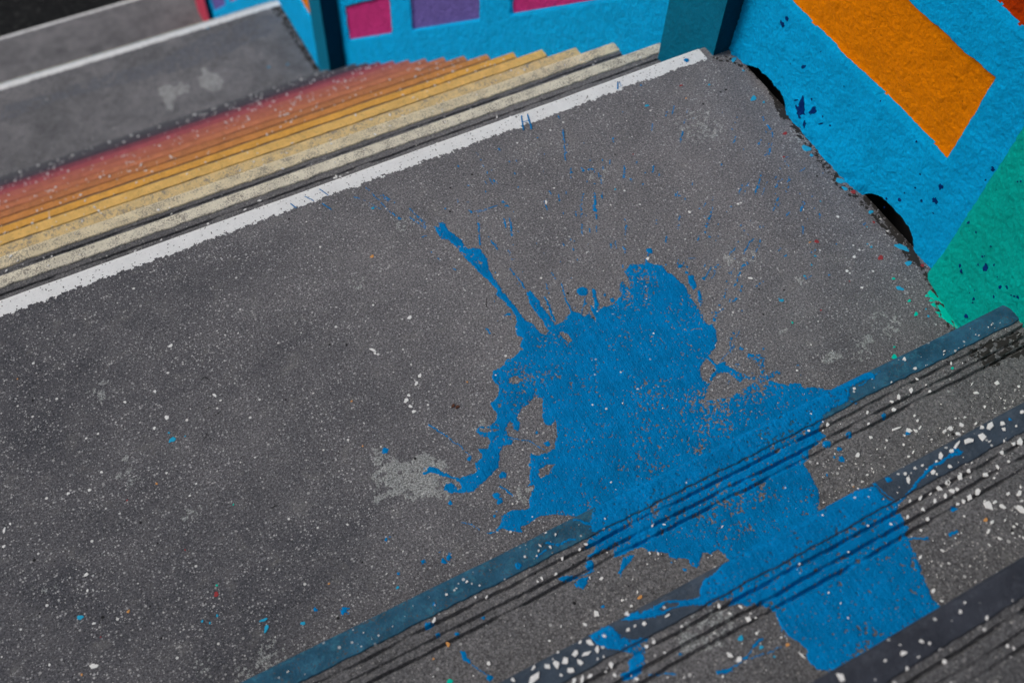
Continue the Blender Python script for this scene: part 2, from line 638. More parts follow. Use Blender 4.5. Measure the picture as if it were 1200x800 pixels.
land1 = landing(Y0 - 0.02, YE, 0.0, 'landing', right=XW + 0.004)
land2 = landing(NST * T - 0.02, YL, ZL, 'low')
land3 = landing(NST * T + PER - 0.02, 11.05, 2 * ZL, 'low')
ground = mesh('ground', [(-60, 10.5, 3 * ZL), (60, 10.5, 3 * ZL), (60, 120, 3 * ZL), (-60, 120, 3 * ZL)], [(0, 1, 2, 3)], 'black', kind='structure')
# hillside under everything
mesh('terrain', [(-60, -60, -4.5), (60, -60, -4.5), (60, -0.8, -4.5), (-60, -0.8, -4.5), (60, 10.5, 3 * ZL - 0.05), (-60, 10.5, 3 * ZL - 0.05)],
     [(0, 1, 2, 3), (3, 2, 4, 5)], 'black', kind='structure')

# white edge lines
def white_line(land, y, z, w, x0, x1, seed, cell=0.003, mat='white', ragged=0.016, name='white_line'):
    xs = np.concatenate([[XL], np.arange(x0, x1, cell)])
    ds = np.arange(0.0, w + ragged, cell)
    ds = np.concatenate([[0, 0.0008, 0.0025], ds[1:]])
    X, D = np.meshgrid(xs, ds)
    Z = z + prof(D, X, seed, 0) + 0.0014
    Yw = y - D + (fbm(X * 5, D * 0, 12) - 0.5) * 0.004
    Xc, Dc = X[:-1, :-1], D[:-1, :-1]
    lim = w + (fbm(Xc * 9, Xc * 0, seed) - 0.5) * 0.008 + (fbm(Xc * 110, Dc * 60, seed + 1) - 0.5) * ragged * 1.4
    k = Dc < lim
    k[:, 0] = False
    k &= ~((fbm(Xc * 240, Dc * 240, seed + 4, 2) > 0.81) & (Dc > 0.004))
    return grid_mesh(name, np.stack([X, Yw, Z], -1), mat, land, keep=k)


white_line(land1, YE + 0.001, 0.0, 0.058, -2.75, -0.055, 31)
white_line(land2, YL + 0.001, ZL, 0.075, -3.3, -0.1, 41, cell=0.006)
white_line(land2, YL + 0.003, ZL + 0.002, 0.012, -3.3, -0.1, 45, cell=0.006, mat='cyan_drop', ragged=0.004, name='cyan_edge')
white_line(land3, 11.051, 2 * ZL, 0.05, -4.0, -0.1, 51, cell=0.012)

# ================================================================== RAINBOW FLIGHT
def chip_geo(cx, cy, cz, wl, ws, ang, rnd, h=0.0012):
    n = rnd.choice((4, 5, 5, 6))
    top, bot = [], []
    for i in range(n):
        a = 2 * math.pi * i / n + rnd.uniform(-0.45, 0.45)
        rr = rnd.uniform(0.70, 1.18)
        u, v = math.cos(a) * wl / 2 * rr, math.sin(a) * ws / 2 * rr
        x = cx + u * math.cos(ang) - v * math.sin(ang)
        y = cy + u * math.sin(ang) + v * math.cos(ang)
        top.append((x, y, cz + h))
        bot.append((cx + (x - cx) * 1.06, cy + (y - cy) * 1.06, cz - 0.002))
    return top + bot, [tuple(range(n))] + [(i + n, (i + 1) % n + n, (i + 1) % n, i) for i in range(n)]


def chip_scatter(parent, spots, name='chip_scatter', mat='chip', seed=0):
    rnd = random.Random(seed)
    V, Fc = [], []
    for x, y, z, s in spots:
        v, f = chip_geo(x, y, z, s * rnd.uniform(1, 1.7), s * rnd.uniform(0.6, 1), rnd.uniform(0, 3.1), rnd)
        o = len(V)
        V += v
        Fc += [tuple(i + o for i in q) for q in f]
    return mesh(name, V, Fc, mat, parent, kind='stuff')


def rainbow(y_off, z_off, label, first):
    st = empty('staircase', (0, 0, 0), label=label, cat='staircase', group='rainbow painted flights of stairs going down', kind='thing')
    for k in range(1, NST):
        yn, z = k * T + y_off + (0.0 if k > 2 else (-0.005, 0.011)[k - 1]), -k * R0 + z_off
        near = first and k < 6
        sb = step_body(st, yn, z, T, R0, 100 + k * 7, -2.7 if first else -3.2, 0.05, 0.01 if near else 0.04, fine=near)
        c = BAND[k - 1]
        mname = 'band_paint_%02d' % k
        if mname not in MAT:
            MAT[mname] = mat_paint(mname, c, 0.16, pit=1.0 if k < 4 else 0.7, pitcol=tuple(0.45 * q + 0.04 for q in c) if k > 3 else (0.25, 0.23, 0.20),
                                   bump=0.0035, light=tuple(min(0.8, q * 1.15 + 0.06) for q in c), lightamt=0.4)
        band_mesh(sb, yn, z, 100 + k * 7, -2.7 if first else -3.2, 0.045 if k > 1 else 0.02, 0.008 if near else 0.04, mname,
                  w=(0.050, 0.056, 0.058, 0.056, 0.05)[min(k - 1, 4)] if first else 0.05, start=0.0 if k < 3 else 0.0065 if k < 5 else 0.013)
        if first:
            rnd = random.Random(k)
            cnt = (14, 22, 30, 30, 50, 60, 70, 80, 80, 80, 75, 75, 75, 80, 80)[k - 1]
            sp = []
            for _ in range(cnt):
                x = rnd.uniform(-2.9, 0.0)
                if k > 4 and vn(x * 3.3, k * 0.9, 3) < 0.42 and rnd.random() < 0.8:
                    continue
                d = rnd.uniform(0.012, 0.055)
                s = rnd.choice((0.004, 0.005, 0.006, 0.008, 0.011)) * (0.85 + 0.035 * k)
                sp.append((x, yn - d, z + 0.0046, s))
            for _ in range(60 if k < 4 else 0):
                sp.append((rnd.uniform(-2.7, 0.0), yn - rnd.uniform(0.07, 0.16), z + 0.001, rnd.choice((0.004, 0.006, 0.009))))
            chip_scatter(sb, sp, seed=k)
    return st


rainbow(0, 0, 'rainbow flight of stairs from cream through orange to crimson below the white edge line', True)
rainbow(PER, ZL, 'farther flight of stairs hidden below the edge of the lower grey landing', False)

# ================================================================== NEAR FLIGHT
near = empty('staircase', (0, 0, 0), label='dark grooved steps with terrazzo chips and blue paint rising at the bottom right', cat='staircase', kind='thing')
NOSE = {k: Y0 - TU * (k - 1) for k in range(1, 7)}
STEPS = {}
for k in range(1, 5):
    seed = 300 + 11 * k
    STEPS[k] = step_body(near, NOSE[k], RU * k, TU, RU, seed, -2.35, 0.04, 0.006 if k < 4 else 0.02, fine=True)
    band_mesh(STEPS[k], NOSE[k], RU * k, seed, -2.35, 0.04, 0.006, {1: 'teal_band', 2: 'navy_band', 3: 'slate_band', 4: 'slate_band'}[k], n=14)
# closed back and flanks under the top step
box('step', (XL, NOSE[4] - 1.2, -0.3), (0.04, NOSE[4] - TU - 0.02, RU * 4 - 0.003), 'step', near)


def Hs(k):
    seed = 300 + 11 * k

    def f(X, Y):
        Yj = Y - (fbm(X * 4, X * 0, seed + 80) - 0.5) * 0.004
        D = np.maximum(NOSE[k] - Yj, 0)
        base = prof(D, X, seed)
        W = band_w(X, seed)
        b = prof(D, X, seed, 0) + 0.0038 + (fbm(X * 30, D * 60, seed + 70) - 0.5) * 0.0012
        t = np.clip((W - D) / 0.002, 0, 1)
        return RU * k + base * (1 - t) + b * t + 0.005 * np.exp(-D / 0.004) - np.where(NOSE[k] + 0.003 - Yj < 0, 0.01, 0)
    return f


# ================================================================== THE BLUE SPLASH
splash = empty('paint_splash', (0, 0, 0), label='large bright blue paint splash running over the landing edge and down onto two steps', cat='paint splash')
A = lambda *p: tile(400, 230, 4, p)
B = lambda *p: tile(680, 230, 4, p)
Cc = lambda *p: tile(400, 430, 4, p)
Dd = lambda *p: tile(680, 400, 4, p)
Gg = lambda *p: tile(700, 560, 4, p)
Ff = lambda *p: tile(500, 600, 4, p)
Ee = lambda *p: tile(900, 370, 4, p)
H3 = lambda *p: tile(900, 560, 3.3333, p)
I5 = lambda *p: tile(560, 300, 4, p)

f = Field(0.0)
body = (A((840, 720), (820, 745), (780, 765), (750, 800)) +
        Cc((710, 20), (705, 50), (740, 95), (735, 140), (700, 170), (715, 200), (735, 220), (720, 260), (690, 280), (650, 280), (635, 300),
           (650, 320), (690, 325), (700, 345), (690, 380), (640, 385), (660, 410), (655, 430), (625, 450), (640, 490), (590, 510), (550, 520),
           (500, 505), (470, 490), (440, 465), (410, 465), (400, 490), (375, 480), (385, 500), (420, 500), (470, 510), (520, 520), (560, 545),
           (565, 570), (545, 575), (520, 540), (490, 550), (480, 580), (520, 590), (575, 590), (620, 585), (650, 545), (700, 510), (735, 470),
           (745, 400), (760, 365), (800, 360), (810, 345), (780, 325), (775, 290), (790, 250), (810, 290), (830, 300), (835, 270), (825, 230),
           (850, 190), (890, 160), (910, 140), (940, 145), (945, 190), (945, 240), (960, 270), (985, 275), (1005, 250), (1012, 320), (1000, 380),
           (960, 400), (915, 415), (890, 405), (885, 470), (885, 540), (870, 560), (905, 555), (895, 600), (875, 625), (885, 655), (860, 668),
           (800, 670), (755, 700), (750, 740), (720, 765), (675, 775), (700, 780), (760, 755), (800, 770), (850, 775), (840, 745), (880, 730),
           (930, 700), (1000, 690), (1100, 700)) +
        [(680, 625), (670, 665), (700, 680), (985, 545), (978, 500), (985, 452)] +
        Dd((1190, 220), (1140, 228), (1060, 222), (1025, 205), (1000, 215), (950, 200), (905, 190), (870, 165), (830, 172), (800, 200), (745, 240),
           (690, 268), (585, 275), (577, 262), (605, 200), (640, 150), (690, 145), (730, 172), (750, 190), (780, 162), (720, 130), (685, 118),
           (680, 95), (640, 108), (628, 125), (600, 92), (632, 132), (600, 190), (570, 178), (560, 130), (575, 95), (600, 78)) +
        B((590, 765), (605, 740), (630, 710), (642, 680), (635, 630), (620, 600), (600, 605), (580, 580), (560, 530), (530, 490), (500, 450),
          (490, 420), (465, 400), (440, 370), (410, 360), (385, 325), (350, 320), (320, 310), (300, 315), (260, 320), (235, 320), (205, 350),
          (225, 380), (235, 440), (215, 420), (200, 400), (185, 410), (195, 470), (180, 480), (150, 510), (110, 520), (75, 540), (50, 510)) +
        A((1160, 550), (1140, 560), (1110, 545), (1080, 538), (1060, 560), (1030, 592), (1010, 603), (1000, 590), (985, 570), (950, 530), (920, 480), (885, 442),
          (865, 450), (880, 490), (900, 530), (940, 580), (972, 630), (955, 650), (930, 640), (900, 600), (862, 580), (830, 540), (800, 500), (765, 455),
          (745, 425), (715, 385), (690, 340), (680, 290), (650, 245), (620, 240), (590, 250), (570, 215), (545, 190), (500, 160), (480, 122),
          (455, 125), (460, 150), (430, 140), (470, 200), (500, 205), (540, 240), (560, 270), (600, 310), (640, 350), (690, 400), (735, 440),
          (725, 460), (760, 490), (800, 530), (825, 580), (815, 620), (820, 650), (850, 665), (835, 700), (862, 718)))
f.poly(body)
# bare islands
f.poly(B((35, 525), (48, 528), (75, 570), (72, 588), (55, 570)), True)
f.poly(B((0, 490), (50, 515), (50, 540), (20, 530)), True)
f.poly(Cc((925, 480), (960, 455), (995, 455), (975, 500), (935, 525), (922, 505)), True)
f.poly(Cc((650, 288), (690, 284), (705, 298), (680, 308), (655, 300)), True)
f.poly(Cc((735, 175), (750, 172), (752, 190), (738, 192)), True)
f.poly(I5((385, 355), (420, 365), (445, 400), (430, 410), (395, 385)), True)
f.poly(I5((140, 575), (180, 560), (215, 575), (190, 600), (150, 595)), True)
f.poly(A((640, 300), (660, 308), (655, 322), (645, 318)), True)
f.poly(A((985, 575), (1010, 580), (1012, 600), (1000, 605)), True)
# offshoots
f.line(A((790, 338), (860, 430)), (1, 1.6)).line(A((955, 470), (1000, 585)), (2, 3)).line(A((1030, 408), (1048, 470), (1078, 545)), (1.5, 2))
f.dot(*A((1130, 447))[0], 6.4).line(A((1145, 480), (1120, 560)), 1).line(A((1185, 440), (1200, 620)), 3.5)
f.line(B((70, 440), (82, 520)), 2.5).dot(*B((150, 487))[0], 3.2).dot(*B((25, 500))[0], 2).dot(*B((115, 462))[0], 1.6)
f.line(B((600, 752), (645, 800)), 1.4)
f.poly(B((503, 372), (530, 370), (550, 420), (532, 440), (507, 408))).poly(B((552, 442), (562, 440), (577, 502), (566, 515), (550, 480)))
f.dot(*B((325, 257))[0], 4).dot(*B((305, 305))[0], 2.2).dot(*B((465, 328))[0], 2.6).dot(*B((499, 332))[0], 1.6).dot(*B((499, 356))[0], 2)
f.line(B((612, 330), (582, 390)), (1, 1.8)).dot(*B((580, 382))[0], 1.9).line(B((640, 350), (618, 385)), 0.8).dot(*B((403, 318))[0], 1)
f.line(Cc((408, 268), (500, 330), (560, 370), (612, 430)), (1.6, 0.7)).line(Cc((775, 325), (880, 345), (950, 385)), (1.8, 0.8))
f.dot(*Cc((205, 390))[0], 4.3).dot(*Cc((757, 503))[0], 4.4).dot(*Cc((965, 358))[0], 3.5).dot(*Cc((600, 430))[0], 2.6).dot(*Cc((512, 636))[0], 2.6)
f.dot(*Cc((728, 600))[0], 4.6).dot(*Cc((745, 628))[0], 4.2).line(Cc((745, 560), (800, 605)), 1.8).line(Cc((390, 455), (392, 482)), 1).dot(*Cc((718, 695))[0], 1.8)
f.line(Cc((560, 725), (610, 735), (645, 762)), 0.7).dot(*Cc((465, 580))[0], 1.2).dot(*Cc((920, 310))[0], 1.6).dot(*Cc((880, 460))[0], 2)
f.poly(B((800, 748), (828, 740), (855, 742), (852, 785), (862, 800), (840, 798), (812, 772))).dot(*B((860, 715))[0], 1.5)
f.dot(*Dd((755, 32))[0], 2).dot(*Dd((700, 190))[0], 1.8).dot(*Dd((735, 110))[0], 2).line(Dd((700, 0), (705, 50)), 1)
f.line(Dd((640, 115), (720, 20)), 0.8).line(Dd((700, 150), (812, 172)), 1.8).poly(Dd((845, 100), (858, 100), (875, 170), (845, 175)))
f.dot(*Dd((925, 148))[0], 3).dot(*Dd((1020, 110))[0], 1.3).dot(*Dd((140, 230))[0], 2)
f.line(Dd((1045, 285), (1080, 255), (1140, 240)), 2)


def holes1(X, Y):
    n = fbm(X * 190, Y * 190, 77, 2)
    big = fbm(X * 11, Y * 11, 78)
    thr = 0.84 - 0.20 * np.clip((big - 0.45) * 3, 0, 1)
    c = at(860, 480)[:2]
    d = np.hypot((X - c[0]) / 0.30, (Y - c[1]) / 0.16)
    thr = thr - 0.10 * np.clip(1.2 - d, 0, 1)
    c = at(605, 440)[:2]
    d = np.hypot((X - c[0]) / 0.09, (Y - c[1]) / 0.10)
    thr = thr - 0.12 * np.clip(1.2 - d, 0, 1)
    c = at(745, 345)[:2]
    d = np.hypot((X - c[0]) / 0.09, (Y - c[1]) / 0.07)
    thr = thr - 0.12 * np.clip(1.3 - d, 0, 1)
    streak = fbm(X * 22 - Y * 6, Y * 3 + X, 79)
    thr = thr + 0.16 * (streak - 0.5)
    # the thin upper rim of the wash near the step
    a_ = at(880, 442)[:2]
    d = np.hypot((X - a_[0]) / 0.26, (Y - a_[1]) / 0.055)
    thr = thr - 0.14 * np.clip(1.3 - d, 0, 1)
    return n > thr


f.line(Dd((600, 78), (640, 118), (690, 122), (750, 175), (812, 172)), 3.2).line(Dd((800, 70), (850, 85), (852, 175)), (7, 5)).line(Dd((640, 130), (600, 190), (580, 262)), 2)
f.line(Dd((870, 165), (925, 145)), 5).line(Dd((985, 205), (1025, 205)), 5).line(Dd((1060, 218), (1140, 225)), 3)
film('paint_pool', f, flat(0), 'blue', splash, split=10, cell=0.0024, ylim=(Y0 + 0.004, YE), seed=3, holes=holes1, warp=0.8)

# faint spatter and streaks around the pool
f = Field(0.0)
for pts, wd in ((((325, 60), (390, 125)), 1), (((320, 100), (405, 160)), 1.6), (((215, 62), (275, 105)), 1.6), (((185, -2), (222, 22)), 1.8),
                (((60, 0), (185, 60)), 1), (((100, 35), (130, 45)), 1), (((640, 90), (650, 225)), 2.2), (((790, 95), (800, 190)), 2), (((785, 255), (790, 275)), 2.4),
                (((690, 190), (735, 255)), 1.4), (((745, 40), (782, 46)), 3), (((640, 75), (740, 42)), 0.8), (((600, 62), (612, 76)), 2),
                (((415, 255), (460, 300)), 1.5), (((765, 552), (800, 556)), 4), (((680, 620), (695, 640)), 2.5), (((375, 190), (415, 175)), 1.2)):
    f.line(A(*pts), wd)
for pts, wd in ((((612, 75), (590, 140)), 2), (((628, 20), (612, 75)), 0.7), (((930, 8), (892, 92)), 1.4), (((845, 205), (825, 258)), 1.8), (((795, 210), (765, 275)), 1.6),
                (((822, 272), (800, 300)), 2), (((800, 300), (758, 335)), 3.4), (((755, 335), (725, 420)), 2), (((712, 350), (695, 385)), 2.4),
                (((692, 412), (665, 486)), 1.4), (((757, 420), (745, 470)), 1.7), (((735, 478), (715, 492)), 2.4), (((632, 545), (628, 585)), 2.6),
                (((747, 625), (705, 725)), 0.8), (((720, 645), (705, 668)), 4), (((1046, 38), (1035, 70)), 3), (((1035, 110), (1046, 180)), 1.2), (((1122, 85), (1122, 102)), 2),
                (((212, 118), (215, 200)), 1.2), (((200, 235), (210, 258)), 1.8), (((165, 210), (172, 295)), 1), (((60, 40), (75, 90)), 2.5), (((5, 20), (8, 180)), 1.5),
                (((640, 560), (640, 545)), 2), (((480, 292), (540, 292)), 0.8), (((846, 142), (852, 138)), 3), (((605, 192), (600, 200)), 2.4), (((758, 714), (764, 712)), 2.5)):
    f.line(B(*pts), wd)
# streaks of the upper half of the landing
J = lambda *p: tile(750, 130, 4, p)
for pts, wd in ((((222, 0), (205, 60)), 1.2), (((198, 98), (190, 168)), 2), (((600, 70), (608, 85)), 2.5), (((575, 25), (580, 45)), 2.5), (((622, 100), (625, 120)), 1.4),
                (((608, 180), (602, 202)), 2.6), (((570, 290), (535, 400)), 1.8), (((598, 330), (570, 395)), 1), (((648, 408), (612, 492)), 1.4), (((320, 165), (318, 172)), 2),
                (((345, 400), (335, 480)), 0.8), (((330, 485), (308, 545)), 2.6), (((765, 430), (755, 470)), 3), (((755, 520), (765, 580)), 1.2), (((700, 310), (692, 335)), 1.4),
                (((620, 150), (612, 180)), 0.9), (((325, 590), (318, 605)), 2.2), (((180, 400), (190, 402)), 2), (((670, 360), (690, 385)), 0.8)):
    f.line(J(*pts), wd)
K = lambda *p: tile(400, 0, 2.963, p)
for pts, wd in ((((470, 530), (525, 640)), 1), (((768, 450), (780, 560)), 1.4), (((795, 575), (800, 605)), 2.5), (((825, 580), (840, 592)), 3.2), (((855, 588), (872, 590)), 3.4), (((880, 640), (885, 760)), 2.2), (((985, 575), (980, 625)), 2),
                (((845, 660), (830, 720)), 1.5), (((985, 760), (988, 800)), 1.5), (((560, 700), (575, 715)), 3), (((1005, 620), (1010, 628)), 2), (((565, 760), (570, 790)), 1.8),
                (((85, 650), (200, 765)), 1.1), (((145, 675), (185, 705)), 1.5), (((160, 730), (205, 762)), 2), (((240, 725), (300, 795)), 1.6), (((460, 735), (550, 712)), 0.9)):
    f.line(K(*pts), wd)
L = lambda *p: tile(250, 600, 4, p)
f.dot(*L((1085, 210))[0], 8.5).dot(*L((812, 122))[0], 3.8).dot(*L((985, 233))[0], 3.4).dot(*L((1000, 172))[0], 2.2).dot(*L((612, 462))[0], 4.6).dot(*L((628, 460))[0], 3.6)
f.dot(*L((705, 375))[0], 4).dot(*L((868, 285))[0], 1.8).dot(*L((482, 452))[0], 3)


rs = random.Random(5)
for _ in range(230):
    an = math.radians(rs.choice((rs.uniform(-128, -100), rs.uniform(-100, -70), rs.uniform(-68, -40), rs.uniform(-150, -30), rs.uniform(-60, -50))))
    rr = rs.uniform(150, 365) * (0.85 if an < -2.2 else 1)
    cx, cy = 725 + rr * math.cos(an), 470 + rr * math.sin(an)
    if not (340 < cx < 1020) or cy < 118 or cy < 351 - 0.36 * cx + 32:
        continue
    ln = rs.uniform(0, 13) * rs.random()
    a2 = an + rs.uniform(-0.12, 0.12)
    f.line([(cx, cy), (cx + ln * math.cos(a2), cy + ln * math.sin(a2))], rs.uniform(0.9, 2.0))
for _ in range(60):
    f.dot(rs.uniform(560, 1000), rs.uniform(250, 620), rs.uniform(0.6, 1.2))


def holes2(X, Y):
    return (fbm(X * 170, Y * 170, 97, 2) > 0.57) | (fbm(X * 45, Y * 45, 98, 2) > 0.62)


film('paint_spatter', f, flat(0), 'blue', splash, split=10, cell=0.002, ylim=(Y0 + 0.004, YE - 0.06), seed=13, holes=holes2, warp=0.7)

# blue marks on the white line
f = Field(0.0)
N5 = lambda *p: tile(600, 40, 4.615, p)
f.line(N5((50, 445), (60, 520)), 1.5).line(N5((85, 440), (105, 515)), 2).line(N5((60, 480), (90, 470)), 1).line(N5((570, 265), (572, 300)), 1.6).line(N5((580, 262), (590, 285)), 0.8)
f.dot(*N5((697, 280))[0], 1.2).line(N5((275, 520), (285, 590)), 1).line(N5((250, 445), (258, 460)), 1).dot(*N5((942, 145))[0], 3)
O3 = lambda *p: tile(0, 160, 2.963, p)
f.line(O3((1060, 210), (1090, 225)), 1).line(O3((1110, 185), (1140, 205)), 1).line(O3((1010, 235), (1030, 250)), 1.2).line(O3((1120, 235), (1150, 255)), 1.5)
film('paint_spatter', f, flat(0.0024), 'blue', splash, split=6, cell=0.002, ylim=(Y0 + 0.004, YE - 0.012), seed=23, warp=0.3)

# blue over the first step
z1, z2, z3 = RU, 2 * RU, 3 * RU
f = Field(z1)
f.poly(Ff((770, 60), (770, 95), (800, 98), (760, 130), (740, 170), (800, 150), (790, 180), (755, 205), (760, 215), (830, 170), (880, 165), (875, 205), (900, 205), (1000, 160),
          (1020, 165), (1030, 185), (1060, 180), (1130, 190), (1140, 212), (1175, 222)) +
       Gg((380, 375), (400, 370), (430, 380), (440, 415), (465, 425), (480, 395), (490, 350), (540, 360), (560, 330), (600, 370), (640, 400)) +
       [(860, 690), (1000, 640), (960, 600)] + Gg((1030, 150), (1040, 110), (1030, 50), (1010, 0)) +
       Ee((200, 740), (160, 690), (200, 665), (190, 630), (215, 610), (240, 600), (255, 570), (250, 540), (240, 520), (260, 490), (250, 470), (320, 430), (370, 400), (385, 380),
          (380, 340), (440, 310), (500, 285), (480, 265)) + [(975, 425), (800, 515), (700, 590)])
f.line(Ff((770, 65), (720, 40), (690, 40)), 3)
f.poly(Gg((120, 370), (140, 362), (177, 355), (150, 400), (115, 430), (105, 465), (98, 440)))
f.poly(Ff((615, 310), (650, 295), (690, 295), (680, 312), (640, 322))).poly(Ff((690, 330), (720, 312), (758, 302), (752, 335), (735, 355), (700, 350)))
f.line(Ff((690, 310), (780, 270)), 3).line(Ff((560, 145), (620, 155), (690, 130)), 2.5).line(Ff((520, 215), (560, 180)), 2.2).dot(*Ff((765, 245))[0], 5.5).dot(*Ff((430, 250))[0], 4)
f.poly(Ff((155, 645), (180, 655), (205, 690), (205, 710), (170, 690))).line(Ff((215, 715), (300, 775)), 1).dot(*Ff((297, 778))[0], 4).dot(*Ff((825, 440))[0], 2.2)
f.dot(*Ff((5, 530))[0], 4.4).line(Ff((0, 540), (25, 520)), 4).dot(*Ff((57, 573))[0], 3).dot(*Ff((147, 568))[0], 2.2).dot(*Ff((265, 492))[0], 2).dot(*Ff((35, 433))[0], 1.6)
f.dot(*Gg((405, 428))[0], 2.2).dot(*Gg((345, 400))[0], 1)
for x, y, r in ((545, 470, 3.2), (380, 555, 3.8), (275, 602, 5), (335, 622, 3.2), (343, 670, 3.4), (255, 562, 3), (485, 290, 3), (280, 745, 1.2), (450, 300, 2), (410, 412, 1.6),
                (655, 548, 2.8), (390, 400, 1.6), (310, 660, 1.5)):
    f.dot(*Ee((x, y))[0], r)
f.line(Ee((430, 330), (520, 268)), (2, 1))


def holesS(k):
    def h(X, Y):
        D = NOSE[k] - Y
        n = fbm(X * 170, Y * 170, 57 + k, 2)
        thr = 0.80 - 0.17 * np.clip((fbm(X * 12, Y * 12, 58 + k) - 0.48) * 3, 0, 1)
        thr = thr - 0.13 * np.exp(-((D - 0.062) / 0.005) ** 2)
        for g, _ in GRO:
            thr = thr - 0.06 * np.exp(-((D - g) / 0.004) ** 2)
        return n > thr
    return h


BLUE = {1: f}
film('paint_patch', f, Hs(1), 'blue', splash, split=10, cell=0.002, ylim=(NOSE[2] + 0.002, NOSE[1] + 0.0055), seed=33, holes=holesS(1), warp=0.8, label='blue paint over the nosing and grooves of the first step')
film('paint_film', Field(z1).poly([(700, 575), (920, 455), (945, 440), (985, 428), (1090, 385), (1040, 420), (905, 500), (760, 580), (690, 622)]), Hs(1), 'blue', splash, split=10, cell=0.002,
     ylim=(NOSE[1] - 0.05, NOSE[1] - 0.002), seed=37, eps=0.0016, holes=lambda X, Y: fbm(X * 110, Y * 110, 5, 3) > np.where(X < at(975, 440, RU)[0], 0.6, 0.47 - 0.15 * (X - at(985, 440, RU)[0])), warp=1.2)

# blue over the second step
f = Field(z2)
f.poly(Gg((650, 360), (600, 395), (560, 430), (500, 480), (480, 520), (485, 550), (450, 570), (380, 575), (280, 590), (230, 615), (170, 630), (100, 665), (180, 665), (300, 640),
          (370, 610), (430, 600), (520, 595), (570, 570), (640, 560), (620, 590), (700, 600), (770, 590), (790, 610), (830, 625), (850, 680), (880, 740), (905, 790)) +
       H3((20, 520), (50, 580), (80, 620), (150, 660), (155, 710), (190, 745), (240, 752)) + [(975, 800), (1110, 730)] +
       H3((670, 495), (640, 470), (610, 400), (595, 340), (570, 290), (545, 240), (550, 190), (530, 160), (505, 120), (512, 100), (470, 90), (440, 60), (420, 40), (380, 40), (370, 20)))
f.poly(Gg((280, 612), (330, 590), (385, 588), (370, 605), (300, 625)), True)
f.poly(Ff((760, 572), (790, 560), (850, 530), (870, 540), (890, 570), (930, 590), (960, 600), (1040, 590), (1030, 620), (1020, 700), (1010, 750), (970, 785), (920, 780), (905, 755),
          (950, 740), (945, 700), (970, 660), (940, 655), (880, 650), (840, 640), (800, 620), (785, 600)))
f.line(Ff((1040, 757), (1165, 758)), 2).line(H3((410, 22), (490, 92)), 1.6).line(H3((512, 96), (560, 50), (600, 0)), 3)
f.line(H3((545, 240), (625, 235)), 2.6).line(H3((600, 238), (628, 248)), 1.5).line(H3((708, 222), (735, 208)), 4).dot(*H3((728, 118))[0], 3.6)
f.line(Ee((905, 640), (850, 655), (760, 718), (680, 800)), 3.4).dot(*Ee((885, 642))[0], 5).dot(*Ee((560, 770))[0], 3.6).dot(*Ee((500, 792))[0], 3).dot(*Ee((1130, 490))[0], 2)
Q = lambda *p: tile(840, 660, 5.714, p)
f.poly(Q((230, 590), (245, 545), (285, 510), (325, 490), (325, 510), (290, 530), (250, 565), (225, 600))).line(Q((235, 590), (190, 640), (100, 690)), 1.6)
f.poly(Q((0, 715), (60, 700), (105, 690), (105, 715), (30, 745), (0, 745))).line(Q((200, 640), (330, 600), (430, 560)), 1.2)
f.dot(*Ff((1190, 665))[0], 1.5)
BLUE[2] = f
film('paint_patch', f, Hs(2), 'blue', splash, split=10, cell=0.002, ylim=(NOSE[3] + 0.002, NOSE[2] + 0.0055), seed=43, holes=holesS(2), warp=0.8, label='blue paint over the nosing and tread of the second step')

# ================================================================== MARBLE CHIPS
def chips(k, T_, lst, seed):
    rnd = random.Random(seed)
    z = RU * k
    ang0 = 0.0
    for c in lst:
        px = T_((c[0], c[1]))[0]
        s = T_((c[2], c[3]))
        sc = {Ff: 4, Ee: 4, H3: 3.3333, Q: 5.714}[T_]
        P = at(px[0], px[1], z)
        m = mpp(P)
        wl, ws = c[2] / sc * m * 0.90, c[3] / sc * m * 0.98
        ang = -math.radians(c[4] if len(c) > 4 else 0) + math.radians(28)
        zz = float(Hs(k)(np.array([P[0]]), np.array([P[1]]))[0])
        zz = max(zz, z - 0.002)
        v, fc = chip_geo(P[0], P[1], zz + 0.001, wl, ws, ang, rnd)
        mesh('marble_chip', v, fc, 'chip', STEPS[k])


chips(2, Ff, [(500, 782, 90, 30, 10), (565, 725, 26, 44), (605, 715, 34, 46), (650, 700, 38, 34), (675, 742, 36, 36), (695, 668, 46, 26), (745, 668, 66, 20, 25), (720, 706, 26, 44),
              (765, 613, 34, 42), (800, 642, 24, 36, 60), (866, 717, 46, 24, -35), (720, 607, 26, 12), (745, 525, 18, 18), (943, 553, 28, 18), (975, 535, 20, 14), (1018, 524, 22, 22),
              (1030, 628, 26, 22), (1065, 606, 28, 14), (765, 766, 34, 18, 20), (730, 778, 60, 16, -20), (985, 782, 22, 28), (405, 786, 20, 28), (498, 732, 34, 14), (880, 763, 18, 24),
              (830, 583, 18, 26), (690, 790, 50, 20, -20), (630, 765, 12, 18), (615, 655, 16, 14), (800, 690, 18, 10), (1127, 488, 30, 12, 20), (1195, 535, 20, 14), (940, 472, 34, 24, -30),
              (828, 680, 14, 10), (590, 690, 10, 10), (840, 745, 16, 10), (960, 765, 10, 8)], 5)
